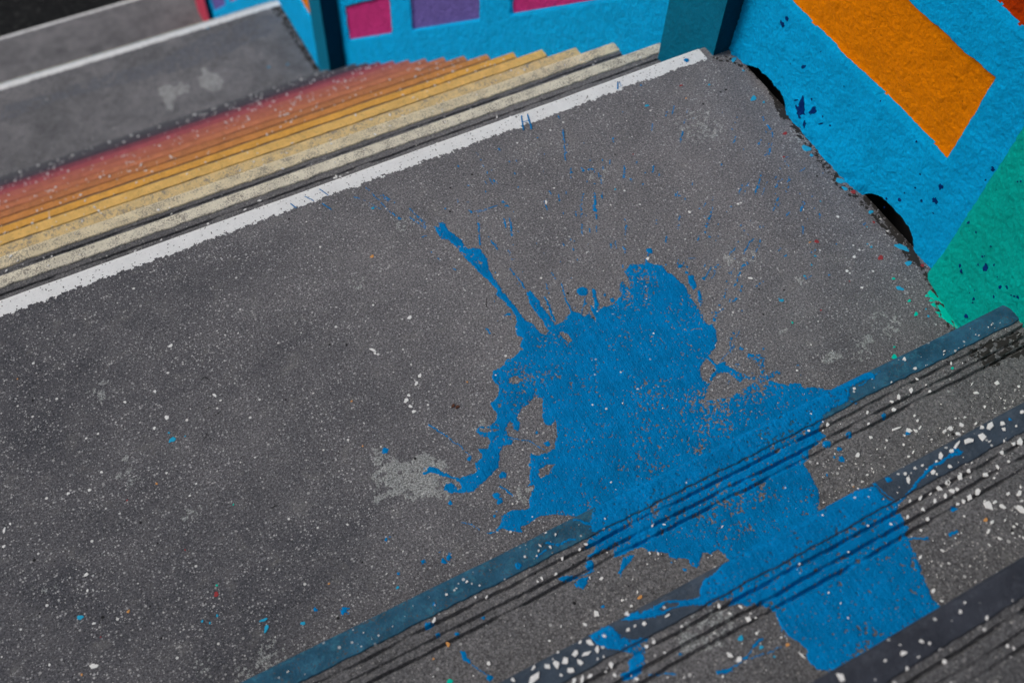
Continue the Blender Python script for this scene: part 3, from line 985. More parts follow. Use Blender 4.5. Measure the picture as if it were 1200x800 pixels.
chips(1, Ff, [(795, 475, 36, 34), (740, 524, 16, 18), (630, 535, 18, 10), (918, 412, 20, 14), (960, 440, 22, 18), (820, 311, 30, 20), (290, 708, 24, 22), (747, 150, 16, 22), (718, 172, 20, 12),
              (636, 215, 18, 24, 40), (604, 290, 22, 14), (280, 397, 28, 12), (230, 398, 14, 12), (189, 328, 18, 16), (578, 165, 12, 20, 30), (460, 212, 11, 11), (515, 207, 11, 11),
              (1057, 60, 24, 14), (835, 34, 9, 10), (92, 388, 14, 14), (540, 310, 14, 26, 30), (520, 325, 10, 14), (36, 505, 40, 16, -10), (575, 602, 14, 14), (220, 765, 12, 10)], 6)
chips(1, Ee, [(637, 208, 28, 18), (685, 250, 24, 16), (403, 345, 20, 18), (612, 381, 38, 20, -30), (580, 402, 16, 26), (670, 348, 36, 20, -25), (590, 440, 28, 20), (465, 453, 28, 12, -20),
              (470, 506, 26, 12), (280, 508, 26, 18), (600, 530, 68, 10, 35), (658, 537, 28, 34), (692, 539, 22, 26), (712, 525, 28, 12), (700, 492, 20, 13), (685, 468, 16, 12), (482, 570, 18, 16),
              (680, 638, 28, 8), (660, 660, 18, 14), (418, 652, 32, 24), (635, 605, 16, 16), (975, 362, 40, 14, 45), (1073, 315, 28, 24), (1175, 332, 22, 16), (1015, 425, 20, 16),
              (758, 355, 20, 12), (822, 170, 18, 8, 20), (700, 295, 10, 18), (860, 222, 26, 8, -20), (820, 185, 12, 6), (190, 540, 18, 16), (232, 692, 12, 10), (575, 315, 14, 8), (740, 325, 10, 8),
              (465, 745, 14, 12), (955, 320, 30, 6)], 7)
chips(2, Ee, [(856, 525, 30, 28), (892, 551, 24, 30), (828, 540, 26, 18), (907, 510, 26, 22), (1036, 521, 54, 32), (1000, 525, 24, 18), (1095, 508, 30, 24), (1100, 535, 22, 24),
              (938, 590, 58, 32, 25), (1001, 573, 52, 34, -10), (880, 609, 80, 12, 5), (855, 637, 28, 24), (806, 660, 42, 26, -20), (785, 687, 18, 14), (848, 710, 24, 20), (771, 736, 34, 18, 15),
              (655, 772, 44, 16, -30), (685, 718, 18, 14), (640, 745, 20, 16), (1180, 590, 46, 24, -20), (1150, 600, 20, 18), (1095, 640, 28, 20, -25), (1076, 709, 36, 20, -20), (1017, 743, 28, 28),
              (940, 726, 30, 24), (900, 752, 50, 24, -25), (840, 778, 28, 22), (1187, 455, 22, 18), (1128, 682, 20, 14), (1060, 760, 14, 12), (720, 705, 16, 10), (1160, 520, 14, 10)], 8)
chips(2, H3, [(670, 40, 22, 26), (595, 77, 32, 10), (705, 15, 26, 14, -20), (720, 50, 24, 28), (790, 73, 40, 28), (820, 52, 38, 26, -15), (860, 108, 34, 44, 40), (885, 95, 32, 16), (915, 110, 20, 28),
              (985, 122, 32, 40), (980, 62, 34, 24, 20), (765, 90, 18, 20), (743, 100, 16, 16), (738, 45, 18, 18), (622, 160, 20, 18), (605, 122, 20, 22), (545, 152, 22, 12), (480, 180, 16, 14),
              (692, 70, 28, 16, -20), (652, 90, 26, 16), (595, 310, 28, 12), (990, 338, 20, 32), (985, 375, 26, 22), (895, 388, 42, 16, -20), (875, 172, 28, 14), (905, 236, 10, 26), (860, 208, 34, 10),
              (545, 12, 34, 12, -30), (645, 440, 30, 14), (680, 282, 10, 20), (955, 215, 16, 10), (937, 62, 20, 12), (960, 190, 10, 14), (925, 165, 12, 8), (390, 187, 12, 10), (210, 148, 10, 10),
              (123, 333, 12, 10), (313, 288, 10, 10), (597, 205, 14, 12), (990, 90, 20, 10, 30), (845, 90, 14, 10), (635, 60, 18, 8)], 9)
chips(3, H3, [(282, 780, 34, 40), (525, 686, 34, 22, 25), (748, 525, 18, 16), (690, 716, 22, 18), (596, 640, 16, 16), (627, 648, 14, 14), (540, 745, 18, 14), (668, 668, 16, 12), (850, 548, 22, 12),
              (765, 490, 12, 12), (585, 700, 14, 8), (455, 715, 12, 12), (935, 655, 22, 10)], 10)
chips(2, Q, [(15, 285, 40, 26, -30), (212, 375, 46, 50), (85, 612, 36, 56), (150, 640, 70, 34, -10), (158, 290, 22, 34), (268, 468, 26, 24), (262, 362, 18, 18), (570, 615, 16, 60, 15), (747, 195, 22, 18),
             (432, 494, 18, 16), (40, 755, 26, 14), (878, 365, 16, 16), (828, 265, 22, 10)], 11)
# smaller chips between them
for k, n in ((1, 380), (2, 470), (3, 150)):
    rnd = random.Random(40 + k)
    sp = []
    while len(sp) < n:
        x = rnd.uniform(-2.2, -0.06)
        d = rnd.uniform(0.006, TU - 0.01)
        dens = vn(x * 4, d * 14, 60 + k) ** 2 * (1.4 if x > -0.9 else 0.8)
        if rnd.random() > dens:
            continue
        s = 0.0014 + 0.0045 * rnd.random() ** 5
        y = NOSE[k] - d
        zz = float(Hs(k)(np.array([x]), np.array([y]))[0])
        if zz < RU * k - 0.003 or d < 0.016:
            continue
        if k < 3 and rnd.random() < 0.93 and BLUE[k].eval(np.array([x]), np.array([y]))[0]:
            continue
        sp.append((x, y, zz + 0.0009, s))
    chip_scatter(STEPS[k], sp, seed=60 + k)
rnd = random.Random(99)
sp = []
for _ in range(150):
    x, y = rnd.uniform(-2.6, 0.0), rnd.uniform(Y0 + 0.02, YE - 0.1)
    sp.append((x, y, 0.0004, 0.0018 + 0.004 * rnd.random() ** 4))
chip_scatter(land1, sp, seed=98)

# ================================================================== SMALL MARKS ON THE LANDING
def marks(parent, z, items, mat, name='paint_drop', seed=1, h=0.0012, **kw):
    """items: px x, px y, radius px (, stretch, angle)"""
    rnd = random.Random(seed)
    for it in items:
        x, y, r = it[:3]
        st = it[3] if len(it) > 3 else 1.0
        an = math.radians(it[4]) if len(it) > 4 else 0
        P = at(x, y, z)
        m = mpp(P)
        n = 14
        top = []
        ph = [rnd.uniform(0, 6.28) for _ in range(3)]
        for i in range(n):
            a = 2 * math.pi * i / n
            rr = r * m * (1 + 0.16 * math.sin(2 * a + ph[0]) + 0.13 * math.sin(3 * a + ph[1]) + 0.1 * math.sin(5 * a + ph[2]))
            u, v = rr * math.cos(a) * st, rr * math.sin(a)
            top.append((P[0] + u * math.cos(an) - v * math.sin(an), P[1] + u * math.sin(an) + v * math.cos(an)))
        top = [(P[0] + (a - P[0]) * 0.78, P[1] + (b - P[1]) * 0.78) for a, b in top]
        V = [(a, b, z + h) for a, b in top] + [(P[0] + (a - P[0]) * 1.08, P[1] + (b - P[1]) * 1.08, z) for a, b in top]
        Fc = [tuple(range(n))] + [(i + n, (i + 1) % n + n, (i + 1) % n, i) for i in range(n)]
        mesh(name, V, Fc, mat, parent, **kw)


marks(land1, 0, [(883, 115.5, 4, 1.3, 20), (860, 70, 3.4, 1.5, 30), (871, 83, 1.6), (895, 120, 1.8), (945, 174, 4.5, 1.8, -60), (951, 182, 2, 1.5, -60), (985, 212, 4.5, 1.6, -60), (990, 221, 3, 1.6, -50),
                 (1020.5, 248.5, 3.2, 1.1), (1057, 290, 5.2, 1.8, -60), (1064.5, 308.5, 4.2, 1.1), (1054.5, 338, 3.4, 1.6, -40), (1088, 370.5, 1.8), (1021, 289.5, 1.8), (1085, 362, 1.2), (961.5, 236, 1),
                 (951, 310.5, 1.4), (202, 515, 3.6, 1.5, 30), (198, 507, 1.5), (217, 511, 1.1), (730, 105.8, 0.1), (437, 244, 2, 1.3, 40), (1016.5, 286, 1.1), (758, 124, 2.2, 1.4), (721, 222, 1.4),
                 (831, 99.5, 1.6, 1, 80), (355, 730, 2.8, 1.2, 0), (312, 736, 2.6, 2.4, 60), (309, 726, 2, 3, 0), (94, 723, 3.6, 1.2), (237, 727.5, 1.8), (246, 729.5, 1.6), (254.5, 721, 1.8),
                 (916, 352, 2.6, 1.3), (913, 350, 1), (943, 323.5, 1.8), (955, 300, 1.4), (1016, 266, 0.9), (466, 688, 2.2)], 'cyan_drop')
marks(land1, 0, [(1073.5, 368, 2.8, 1.3, 20), (1048, 406.5, 1.6), (1047, 326.5, 1.8, 1.6, 0), (1065.5, 352.5, 2, 1.4), (1048, 418, 3.0, 1.7, 25), (928.5, 378, 1.1, 2, 80), (273.5, 591, 1, 1.5, 20), (254, 685.5, 1.6)], 'teal_drop')
marks(land1, 0, [(920, 156.5, 2.8, 1.2, 0), (918.5, 184, 1.6), (957, 283, 2.8, 1.2, 0), (1032, 302, 3.6, 1.2, 0), (1000, 225, 3, 1.4), (1024, 260.5, 1.8), (1081, 311, 2.4, 1.3), (995.5, 329.5, 0.9), (962, 363.5, 1.3),
                 (798, 100.5, 1.6, 1.6, 0), (742, 181, 1), (769, 632, 0.1), (253.5, 696, 3.6, 1, 0), (118, 746, 1), (149, 586, 1.2), (217, 644, 1.2)], 'red_drop')
marks(land1, 0, [(436, 300.5, 2.6), (804, 115.5, 1.2), (183.5, 566.5, 1.6), (20.5, 444, 1), (95.8, 790, 1.6), (150.5, 716, 1.5, 2, 40), (425, 522.5, 1.2), (547.5, 447.5, 1.3), (412, 470, 1.4), (949, 284, 1, 2, 0), (385.5, 683.5, 1.4)], 'orange_drop')
marks(land1, 0, [(480, 372, 3), (437, 410, 2, 2.4, -55), (439.5, 414, 1.8), (200, 405, 2.4, 1.3), (181.5, 458.5, 2.2), (195.5, 489, 3.2), (181, 501.5, 2.2), (146.5, 471, 2), (80, 578, 2.2), (251.5, 463, 2, 1.6, -70),
                 (258.5, 469, 1.6), (110, 780, 3.6, 1.6, -15), (58, 778.5, 1.8), (4.5, 640, 2.2), (5, 621, 1.8, 2.4, 60), (12, 613.5, 1.8), (102.5, 691.5, 1.8), (101, 673, 2.2, 1.6, 30), (110, 730, 1.6, 1.6), (230, 566.5, 1.4),
                 (222.5, 580.5, 1.5), (105, 574, 1.8, 1.5), (119, 553, 2), (101, 513.5, 1.6), (115, 508, 1.6), (492, 440, 2.2, 1.6, 60), (488, 449, 2.2, 1.6, 60), (479, 463, 2.2), (476, 469, 3, 1.3, 60), (481, 476, 2.2, 1.3, -40),
                 (485, 482, 2.4, 1.2, -40), (1001, 301, 1.8, 1.5), (992.5, 317.5, 1.8, 1.5), (1010, 337, 1.8), (982, 254, 2), (1040, 271, 1.4), (1000, 287.5, 1.2), (865, 239, 1.8), (879.5, 326, 2, 1.5, -40), (946.5, 252, 0.1),
                 (700, 365, 1), (759, 303, 2.4), (808, 248.5, 2), (722.5, 571.5, 3.2, 1.8, -60), (718.5, 566, 2.4, 1.8, -60), (514, 322, 0.9), (939, 463.5, 0.1), (934, 434, 1.6), (640, 237, 1.6, 2, 60), (516, 304, 1), (538, 304, 1.2)],
      'chip', name='white_fleck')
marks(land1, 0, [(531, 475.5, 2.4, 1.2, 20), (536, 476.8, 2.4, 1.2, 0)], 'brown', name='leaf_scrap', h=0.003)
# short dark scratches
f = Field(0.0)
P0 = lambda *p: tile(0, 400, 4, p)
f.line(P0((943, 180), (960, 165), (985, 185)), 1.2).line(P0((960, 320), (985, 308)), 1).line(P0((1010, 345), (1032, 330)), 1.3).line(P0((968, 435), (962, 455)), 1).line(P0((975, 435), (990, 465)), 0.8)
f.line(A((683, 480), (678, 520)), 1).line(A((660, 690), (680, 690)), 0.8).line(L((270, -20), (300, -35)), 1).line(P0((1130, 545), (1145, 540)), 1.3)
film('scratch', f, flat(0), 'near_black', land1, cell=0.002, seed=70, warp=0.2, eps=0.0008)

# pale cement patches
f = Field(0.0)
f.poly(Cc((150, 370), (180, 400), (230, 410), (260, 440), (330, 440), (380, 400), (430, 420), (480, 440), (540, 490), (560, 560), (520, 600), (480, 630), (420, 600), (370, 640), (300, 620),
          (250, 600), (210, 640), (150, 670), (160, 600), (150, 520), (160, 450)))
f.poly(Cc((820, 570), (880, 560), (905, 575), (875, 600), (860, 660), (840, 640)))
f.poly(Ee((232, 205), (290, 172), (350, 182), (340, 205), (300, 222), (245, 225))).poly(Ee((435, 110), (470, 85), (500, 110), (480, 135), (445, 130)))
f.poly(B((1005, 385), (1035, 378), (1062, 410), (1060, 440), (1035, 425))).poly(B((932, 625), (970, 618), (970, 640), (935, 640))).poly(B((1115, 765), (1150, 745), (1190, 735), (1200, 770), (1130, 790)))
f.poly(B((665, 285), (700, 280), (740, 310), (700, 325))).poly(P0((445, 250), (470, 225), (500, 220), (500, 240), (470, 270))).poly(P0((560, 530), (600, 535), (610, 570), (570, 560)))


def holesP(X, Y):
    c = at(480, 556)[:2]
    d = np.hypot((X - c[0]) / 0.14, (Y - c[1]) / 0.10)
    far = d > 2.2
    return fbm(X * 75, Y * 75, 17, 5) > np.where(far, 0.55, 0.72 - 0.20 * d)


film('cement_patch', f, flat(0), 'patch', land1, cell=0.0024, seed=71, warp=2.6, eps=0.0006, holes=holesP)
f = Field(0.0)
f.poly(Ee((510, 680), (560, 660), (620, 640), (650, 690), (640, 760), (560, 740)), False) if False else None
for cx, cy, rx in ((640, 60, 26), (470, 260, 10), (150, 560, 12), (320, 765, 18), (560, 500, 12), (120, 460, 14), (880, 300, 10), (820, 150, 26), (1040, 380, 20), (1010, 410, 14), (300, 790, 22), (225, 600, 10), (55, 690, 8),
                   (240, 780, 12), (700, 205, 12), (420, 330, 12), (935, 160, 12)):
    f.dot(cx, cy, rx)
film('cement_patch', f, flat(0), 'patch', land1, cell=0.0026, ylim=(Y0 + 0.004, YE - 0.07), seed=72, warp=4.0, eps=0.0006, holes=lambda X, Y: fbm(X * 110, Y * 110, 18, 4) > 0.43)
# dirt gathered along the foot of the walls
f = Field(0.0)
f.line([(838, 68), (862, 72), (900, 95), (925, 140), (985, 215), (1015, 240), (1060, 290), (1085, 318), (1100, 355), (1118, 388)], 9)
film('dirt_or_dark_line', f, flat(0), 'dirt', land1, xlim=(-99, XW + 0.003), cell=0.0025, ylim=(Y0 + 0.004, YE), seed=81, warp=2.5, eps=0.0005, holes=lambda X, Y: fbm(X * 120, Y * 120, 28, 4) > 0.50)
f = Field(ZL)
f.line([(322, 2), (345, 35), (366, 66), (380, 84)], 16).line([(372, 70), (386, 82)], 22)
film('dirt_or_dark_line', f, flat(ZL), 'dirt', land2, cell=0.006, ylim=(NST * T, YL - 0.02), seed=82, warp=5, eps=0.001, holes=lambda X, Y: fbm(X * 40, Y * 40, 29, 4) > 0.56)
# worn grey patch and black grime on the near steps
f = Field(z2)
f.poly(Gg((450, 640), (520, 620), (600, 625), (660, 650), (640, 700), (600, 760), (560, 800), (360, 830), (380, 760), (400, 700)))
film('cement_patch', f, Hs(2), 'patch', STEPS[2], cell=0.0024, seed=83, warp=3, eps=0.0006, holes=lambda X, Y: fbm(X * 90, Y * 90, 30, 4) > 0.52)
f = Field(z1)
f.poly(Ee((930, 180), (960, 150), (1080, 100), (1200, 60), (1230, 150), (1180, 205), (1110, 190), (1060, 235), (1010, 245), (1000, 200)))
film('dirt_or_dark_line', f, Hs(1), 'dirt', STEPS[1], cell=0.0024, ylim=(NOSE[2], NOSE[1] - 0.066), seed=84, warp=3, eps=0.0006, holes=lambda X, Y: fbm(X * 90, Y * 90, 31, 4) > 0.55)
f = Field(0.0)
f.line([(880, 80), (895, 92), (906, 108), (914, 124), (919, 136)], (6, 12)).line([(1014, 232), (1030, 246), (1044, 262), (1058, 284), (1070, 304)], (7, 15))  # dark film on the floor along the drain gap openings
film('dirt_or_dark_line', f, flat(0), 'dirt', land1, xlim=(-99, XW + 0.003), cell=0.0024, ylim=(Y0 + 0.004, YE), seed=85, warp=1.2, eps=0.0009, holes=lambda X, Y: fbm(X * 120, Y * 120, 32, 3) > 0.66)  # dark film at the drain gaps, in the same colour as the dirt
# lower landing patches
MAT['patch_pale'] = mat_cement('chalky_cement', (0.27, 0.275, 0.28), (0.36, 0.36, 0.36), keep=0.05, big=0.02)
f = Field(ZL)
R3 = lambda *p: tile(0, 0, 2.963, p)
f.poly(R3((548, 305), (600, 288), (630, 283), (660, 300), (655, 320), (610, 335), (600, 380), (580, 385), (565, 345), (550, 325)))
f.poly(R3((685, 270), (705, 262), (697, 235), (712, 232), (725, 250), (760, 262), (775, 280), (770, 310), (745, 320), (700, 305)))
f.dot(*R3((160, 347))[0], 2.4).dot(*R3((395, 445))[0], 1.6)
film('cement_patch', f, flat(ZL), 'patch_pale', land2, cell=0.006, seed=73, warp=1.6, eps=0.001, holes=lambda X, Y: fbm(X * 50, Y * 50, 19, 3) > 0.66)
f = Field(ZL)
f.poly(R3((0, 370), (200, 320), (330, 270), (560, 210), (700, 130), (930, 50), (980, 60), (960, 110), (780, 190), (650, 240), (350, 310), (200, 350), (0, 425)))
MAT['wash'] = mat_cement('bluish_cement', (0.12, 0.125, 0.145), (0.17, 0.175, 0.195), keep=0.1, big=0.02)
film('worn_strip', f, flat(ZL), 'wash', land2, cell=0.007, seed=74, warp=6, eps=0.0008, holes=lambda X, Y: fbm(X * 30, Y * 30, 20, 3) > 0.60)
marks(land2, ZL, [(315, 79, 1.6), (337, 75.5, 1.4), (243, 33, 1.6)], 'cyan_drop')

# turquoise and blue paint slopped onto the ground along the wall foot
f = Field(0.0)
U = lambda *p: tile(1050, 280, 5.714, p)
f.poly(U((195, 385), (235, 345), (275, 380), (310, 400), (345, 440), (385, 500), (440, 600), (395, 600), (350, 560), (300, 535), (265, 490), (300, 480), (230, 440), (265, 420), (215, 420), (240, 395)))
film('paint_smear', f, flat(0), 'teal_drop', land1, cell=0.002, ylim=(Y0 + 0.004, 0), seed=75, warp=1.2, holes=lambda X, Y: fbm(X * 160, Y * 60, 21, 2) > 0.68, label='turquoise brush marks at the foot of the green wall end')
f = Field(z1)
f.poly(U((790, 455), (830, 490), (857, 520), (857, 560), (845, 570), (820, 530), (800, 500)))
film('paint_smear', f, Hs(1), 'teal_drop', STEPS[1], cell=0.002, seed=76, warp=1.0)
marks(STEPS[1], z1, [(1116, 431.5, 2.2), (527, 798, 4), ], 'teal_drop')
marks(STEPS[1], z1 + 0.001, [(750, 699.5, 2.6, 1.4, 0), (508, 771.5, 1.4), (475, 749, 0.1), (525, 754.5, 2.6, 1.4, 70)], 'orange_drop')
marks(STEPS[2], z2, [(868, 747.5, 4), (892, 758, 3), (907.5, 769, 1.6)], 'cyan_drop')
marks(STEPS[2], z2, [(1155, 609, 2.6, 1.2), (923, 755, 2.6), (1000, 570, 1)], 'orange_drop')

# ================================================================== WALLS
def smooth01(t):
    t = np.clip(t, 0, 1)
    return t * t * (3 - 2 * t)


def recess_sd(y, v, rects):
    """signed distance into the nearest recess (positive inside) with a wobbly outline"""
    best = np.full(y.shape, -9.0)
    wb = (fbm(y * 7, v * 7, 91, 2) - 0.5) * 0.014 + (fbm(y * 40, v * 40, 92, 2) - 0.5) * 0.003
    for a, b, c, d in rects:
        s = np.minimum(np.minimum(y - a, b - y), np.minimum(v - c, d - v))
        best = np.maximum(best, s + wb)
    return best


def wall(name, ys, vs, slope, X, rects, cols, depth, base=None, foot=None, back=0.28, label='', cat='wall', z_off=0.0, y_off=0.0, group=None, edge=0.013, seed=0):
    root = empty(name, (0, 0, 0), label=label, cat=cat, group=group, kind='thing')
    Yg, Vg = np.meshgrid(ys, vs)
    zb = base(Yg) if base is not None else np.zeros_like(Yg) + vs[0]
    v0 = vs[0]
    VB = 0.16
    Vw = np.where((Vg - v0) < VB, zb + (Vg - v0) / VB * (v0 + VB - zb), Vg) if base is not None else Vg
    sdv = recess_sd(Yg, Vw, rects)
    ins = smooth01(sdv / edge)
    relief = (fbm(Yg * 22, Vw * 22, 93 + seed, 2) - 0.5) * 0.005 + (fbm(Yg * 75, Vw * 75, 94 + seed, 2) - 0.5) * 0.002 + (fbm(Yg * 105, Vw * 105, 95 + seed, 3) - 0.5) * 0.0058
    Xg = X + depth * ins + relief
    if foot is not None:
        Xg = Xg - foot(Yg, Vw)
    Z = Vw - slope * Yg + z_off
    V = np.stack([Xg, Yg + y_off, Z], -1)
    Sc = (sdv[:-1, :-1] + sdv[1:, 1:] + sdv[1:, :-1] + sdv[:-1, 1:]) / 4
    panel = Sc > edge * 0.5
    yc = (Yg[:-1, :-1] + Yg[1:, 1:]) / 2
    vc = (Vw[:-1, :-1] + Vw[1:, 1:]) / 2
    for _, _, c, d in rects:      # the sill below each panel is painted blue
        panel &= ~((vc > c - 0.03) & (vc < c + 0.017 + (fbm(yc * 14, yc * 0, 97) - 0.5) * 0.010))
    b = grid_mesh('wall_face', V, 'wall_blue', root, keep=~panel)
    for (a, b_, c, d), col in zip(rects, cols):
        k = panel & (yc > a - 0.03) & (yc < b_ + 0.03) & (vc > c - 0.03) & (vc < d + 0.03)
        if k.any():
            grid_mesh('recessed_panel', V, col, root, keep=k, label={'orange': 'orange recessed panel', 'red': 'dark red recessed panel', 'magenta': 'magenta recessed panel', 'purple': 'purple recessed panel'}[col])
    # underside lip, top and back give the wall its thickness
    xb = X + back
    n = len(ys)
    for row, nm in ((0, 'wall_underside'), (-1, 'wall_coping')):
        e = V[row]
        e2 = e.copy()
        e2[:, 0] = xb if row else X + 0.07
        grid_mesh(nm, np.stack([e, e2]), 'wall_blue' if row else 'near_black', root)
    e = V[-1].copy()
    e[:, 0] = xb
    e2 = V[0].copy()
    e2[:, 0] = xb
    e2[:, 2] -= 0.1
    grid_mesh('wall_back', np.stack([e, e2]), 'wall_blue', root)
    return root, V


def arch(y, pts):
    p = sorted(pts)
    return np.interp(y, [q[0] for q in p], [q[1] for q in p], left=0, right=0)


def base1(y):
    a = arch(y, [(-0.150, 0), (-0.165, 0.006), (-0.19, 0.021), (-0.225, 0.036), (-0.26, 0.041), (-0.30, 0.041), (-0.345, 0.036), (-0.372, 0.028), (-0.385, 0.014), (-0.393, 0.0)])
    b = arch(y, [(-0.795, 0), (-0.803, 0.014), (-0.82, 0.032), (-0.85, 0.046), (-0.89, 0.055), (-0.94, 0.057), (-0.985, 0.050), (-1.008, 0.036), (-1.022, 0.014), (-1.032, 0.0)])
    rag = (fbm(y * 40, y * 0, 95) - 0.5) * 0.006
    return np.maximum(a, b) + np.where(a + b > 0.003, rag, 0) - np.where(a + b > 0.003, 0, 0.004)


def foot1(y, v):
    k = smooth01((0.13 - v) / 0.13)
    prof_ = np.interp(y, [-1.12, -1.05, -1.03, -0.8, -0.78, -0.7, -0.5, -0.41, -0.39, -0.16, -0.1], [0.0, 0.004, 0.0, 0.0, 0.012, 0.020, 0.014, 0.008, 0.0, 0.0, 0.006])
    prof_ = prof_ + (fbm(y * 60, v * 60, 96) - 0.5) * 0.012 * (prof_ > 0.003)
    return k * prof_


lw, V1 = wall('landing_wall', np.arange(-1.135, -0.02, 0.003), np.concatenate([np.linspace(0, 0.16, 54), np.arange(0.163, 1.12, 0.003)]), 0.0, XW,
              [(-0.985, -0.22, 0.312, 0.630), (-1.035, -0.22, 0.760, 1.02)], ['orange', 'red'], 0.027, base=base1, edge=0.022, foot=foot1,
              label='bright blue stucco wall with orange and red recessed panels beside the big landing')
# hollow behind the drain gaps, coloured near black
box('gap_back', (XW + 0.13, -1.15, -0.45), (XW + 0.16, -0.05, 0.16), 'near_black', lw)
box('gap_floor', (XW - 0.1, -1.15, -0.45), (XW + 0.13, -0.05, -0.40), 'near_black', lw)

RX = [(0.509, 1.446), (1.757, 2.702), (3.04, 4.0)]
stw = lambda yo, zo, cols, label, grp, dy, seed=0, Xo=XS: wall('stair_wall', np.arange(0.20, 4.46, dy), np.arange(-0.34, 1.05, dy), R0 / T, Xo,
                                                     [(a, b, 0.218, 0.555) for a, b in RX], cols, 0.022, label=label, z_off=zo, y_off=yo, group=grp, edge=0.016, seed=seed)
sw1, _ = stw(0, 0, ['magenta', 'purple', 'magenta'], 'sloping blue stucco wall with magenta and purple panels along the rainbow stairs', 'sloping blue walls beside the stairs', 0.008)
sw2, _ = stw(PER, ZL, ['magenta', 'magenta', 'purple'], 'distant blue wall with a purple panel beyond the lower white edge line', 'sloping blue walls beside the stairs', 0.016, 5, -0.01)
lw2, _ = wall('landing_wall', np.arange(NST * T - 0.06, YL + 0.05, 0.01), np.arange(-0.01, 1.1, 0.01), 0.0, -0.105,
              [(NST * T - 0.02 , YL - 0.22, 0.49, 0.80)], ['orange'], 0.022, z_off=ZL, seed=9,
              label='small piece of blue wall with an orange panel beside the lower grey landing')


def pillar(x0, x1, y0, y1, z0, z1, mat, front, label, name='wall_pillar'):
    root = empty(name, (0, 0, 0), label=label, cat='pillar', kind='thing')

    def face(nm, P, Q_, up, m, n, ax):
        us = np.linspace(0, 1, n)
        zs = np.arange(z0, z1, 0.01)
        U_, Z_ = np.meshgrid(us, zs)
        V = np.zeros(U_.shape + (3,))
        V[..., 0] = P[0] + (Q_[0] - P[0]) * U_
        V[..., 1] = P[1] + (Q_[1] - P[1]) * U_
        V[..., 2] = Z_
        rel = (fbm(U_ * 8, Z_ * 26, 71) - 0.5) * 0.005 * np.sin(np.pi * U_) ** 0.5
        V[..., ax] -= rel
        return grid_mesh(nm, V, m, root)
    face('side_face', (x0, y0), (x0, y1), 0, mat, 24, 0)
    face('front_face', (x1, y0), (x0, y0), 0, front, 10, 1)  # shade on this side is painted in as a darker colour
    face('back_face', (x0, y1), (x1, y1), 0, mat, 10, 1)
    mesh('pillar_top', [(x0, y0, z1 - 0.01), (x1, y0, z1 - 0.01), (x1, y1, z1 - 0.01), (x0, y1, z1 - 0.01)], [(0, 1, 2, 3)], mat, root)
    return root


pillar(-0.030, 0.09, -0.076, 0.205, -0.36, 1.35, 'teal', 'pillar_shade', 'dark teal pillar at the right end of the white edge line')
pillar(-0.112, 0.09, 4.15, 4.46, ZL - 0.1, ZL + 1.9, 'teal', 'pillar_shade', 'dark teal pillar at the foot of the rainbow stairs')
pillar(-0.075, 0.09, NST * T + PER - 0.35, NST * T + PER + 0.42, 2 * ZL - 0.1, 2 * ZL + 1.4, 'crimson', 'pillar_shade', 'small crimson pillar seen past the lower white edge line')

# green wall end
gr = empty('wall_pilaster', (0, 0, 0), label='green stucco wall end where the first step meets the blue wall', cat='pilaster', kind='thing')
ys = np.arange(-1.75, -1.118, 0.0035)
zs = np.arange(-0.005, 1.25, 0.0035)
Yg, Zg = np.meshgrid(ys, zs)
xg = np.interp(Yg, [-2.0, -1.37, -1.18, -1.118], [-0.042, -0.036, 0.010, 0.022])
xg = xg + (fbm(Yg * 30, Zg * 30, 61) - 0.5) * 0.008 + (fbm(Yg * 100, Zg * 100, 62, 3) - 0.5) * 0.0095
xg = xg - 0.014 * smooth01((0.09 - Zg) / 0.09) * smooth01((Yg + 1.40) / 0.05)
xg = xg + smooth01((Yg + 1.135) / 0.02) * 0.015
V = np.stack([xg, Yg, Zg], -1)
grid_mesh('wall_face', V, 'green', gr)
e = V[-1].copy(); e2 = e.copy(); e2[:, 0] = 0.3
grid_mesh('wall_coping', np.stack([e, e2]), 'green', gr)
e = V[:, -1].copy(); e2 = e.copy(); e2[:, 0] = 0.3
grid_mesh('end_face', np.stack([e, e2]), 'green', gr)


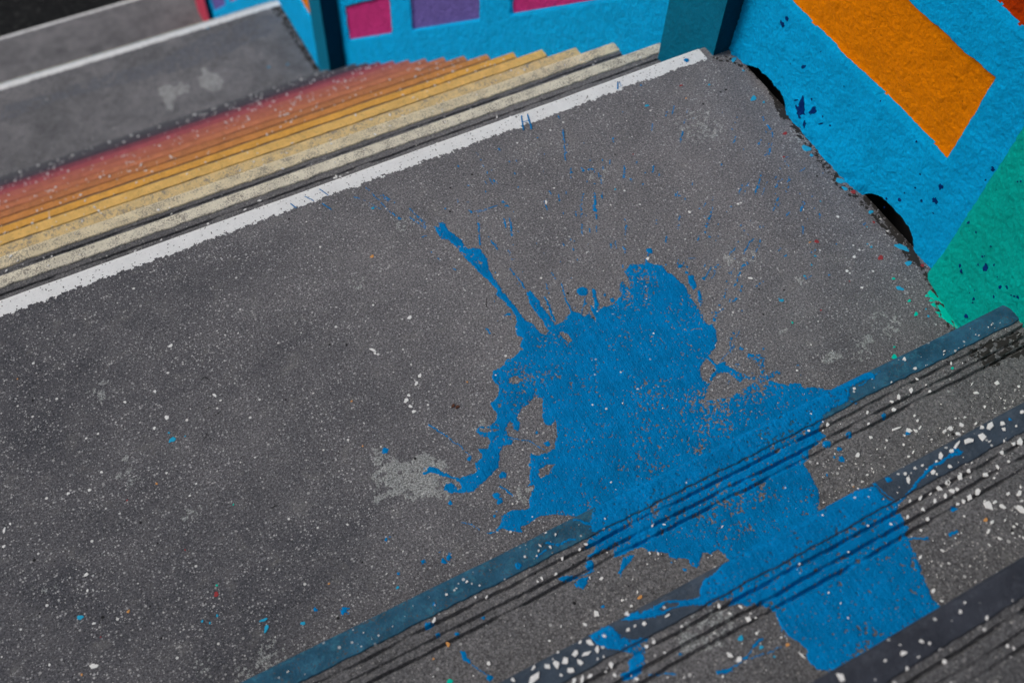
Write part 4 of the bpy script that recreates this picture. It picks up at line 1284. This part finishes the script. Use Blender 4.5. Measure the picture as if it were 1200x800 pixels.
# navy drops on the walls, draped over the stucco relief
def wall_drops(parent, Xp, items, mat, seed, Vg):
    rnd = random.Random(seed)
    ys_ = Vg[0, :, 1]

    def xat(y, z):
        j = int(np.clip(np.searchsorted(ys_, y), 1, len(ys_) - 1))
        t = (y - ys_[j - 1]) / (ys_[j] - ys_[j - 1])
        a_ = np.interp(z, Vg[:, j - 1, 2], Vg[:, j - 1, 0])
        b_ = np.interp(z, Vg[:, j, 2], Vg[:, j, 0])
        return a_ + (b_ - a_) * min(1, max(0, t))
    for it in items:
        x, y, r = it[:3]
        st = it[3] if len(it) > 3 else 1
        an = math.radians(it[4]) if len(it) > 4 else 0
        P = atX(x, y, Xp)
        for _ in range(3):
            P = atX(x, y, xat(P[1], P[2]))
        m = mpp(P) * 1.1
        n = 18
        ph = [rnd.uniform(0, 6.28) for _ in range(4)]
        Vv = [(xat(P[1], P[2]) - 0.0014, P[1], P[2])]
        amp = 1.0 if r > 2.5 else 0.6
        for q, off in ((0.35, 0.0014), (0.7, 0.0014), (1.0, 0.0009), (1.08, -0.0012)):
            for i in range(n):
                a = 2 * math.pi * i / n
                rr = q * r * m * (1 + amp * (0.22 * math.sin(2 * a + ph[0]) + 0.18 * math.sin(3 * a + ph[1]) + 0.14 * math.sin(5 * a + ph[2]) + 0.1 * math.sin(8 * a + ph[3])))
                u, v = rr * math.cos(a) * st, rr * math.sin(a)
                yy, zz = P[1] + u * math.cos(an) - v * math.sin(an), P[2] + u * math.sin(an) + v * math.cos(an)
                Vv.append((xat(yy, zz) - off, yy, zz))
        Fc = [(0, 1 + i, 1 + (i + 1) % n) for i in range(n)]
        for k_ in range(3):
            o_ = 1 + k_ * n
            Fc += [(o_ + i, o_ + n + i, o_ + n + (i + 1) % n, o_ + (i + 1) % n) for i in range(n)]
        mesh('paint_drop', Vv, Fc, mat, parent)


W3 = lambda *p: tile(800, 0, 2.963, p)
wd = []
for x, y, r, *q in ((345, 85, 9, 1.2, 70), (362, 65, 7, 1.2, 60), (420, 232, 5, 2.2, -60), (415, 368, 16, 1.5, 80), (405, 388, 12, 1.6, 10), (452, 385, 8, 2.4, -70), (425, 430, 6, 2.5, 80), (480, 430, 3, 3, -50),
                    (512, 436, 3.5), (375, 222, 2.5), (448, 345, 4), (487, 405, 3), (395, 348, 2.5, 4, -50), (898, 648, 8, 1.3, 50), (876, 697, 9, 1.3, 60), (830, 697, 5), (808, 652, 3.5), (752, 694, 6), (708, 690, 4),
                    (835, 482, 4), (1078, 587, 8), (1165, 630, 3), (700, 720, 2), (825, 605, 3), (480, 180, 2), (690, 350, 2.5), (150, 60, 2), (770, 670, 2.5), (560, 300, 2), (1052, 625, 3), (870, 740, 3)):
    p = W3((x, y))[0]
    wd.append((p[0], p[1], r / 2.963, *q))
wall_drops(lw, XW, wd, 'navy_drop', 5, V1)
gd = []
for x, y, r, *q in ((1020, 455, 15), (905, 472, 9), (900, 445, 6, 1.4, 80), (1088, 545, 8), (1120, 545, 8), (1060, 441, 5), (985, 441, 5), (1058, 590, 6), (965, 600, 6, 1.6, 80), (928, 682, 9), (940, 243, 6), (975, 288, 5),
                    (1155, 588, 5), (1172, 592, 7), (1005, 402, 5), (1140, 583, 4), (1075, 497, 3), (1045, 355, 4), (970, 560, 3), (1185, 50, 4), (1170, 52, 4), (945, 572, 3), (1015, 400, 3), (960, 618, 4)):
    gd.append((900 + x / 4, 200 + y / 4, r / 4, *q))
wall_drops(gr, -0.01, gd, 'navy_drop', 6, V)
# cyan and grey-dark peeling at the blue wall's foot
marks(land1, 0, [(1086, 305, 3, 2, -55), (932, 150, 3, 2.4, -60), (937, 160, 2.4, 2, -60), (1002, 230, 2, 2, -50)], 'near_black', name='dirt_spot', h=0.0008)
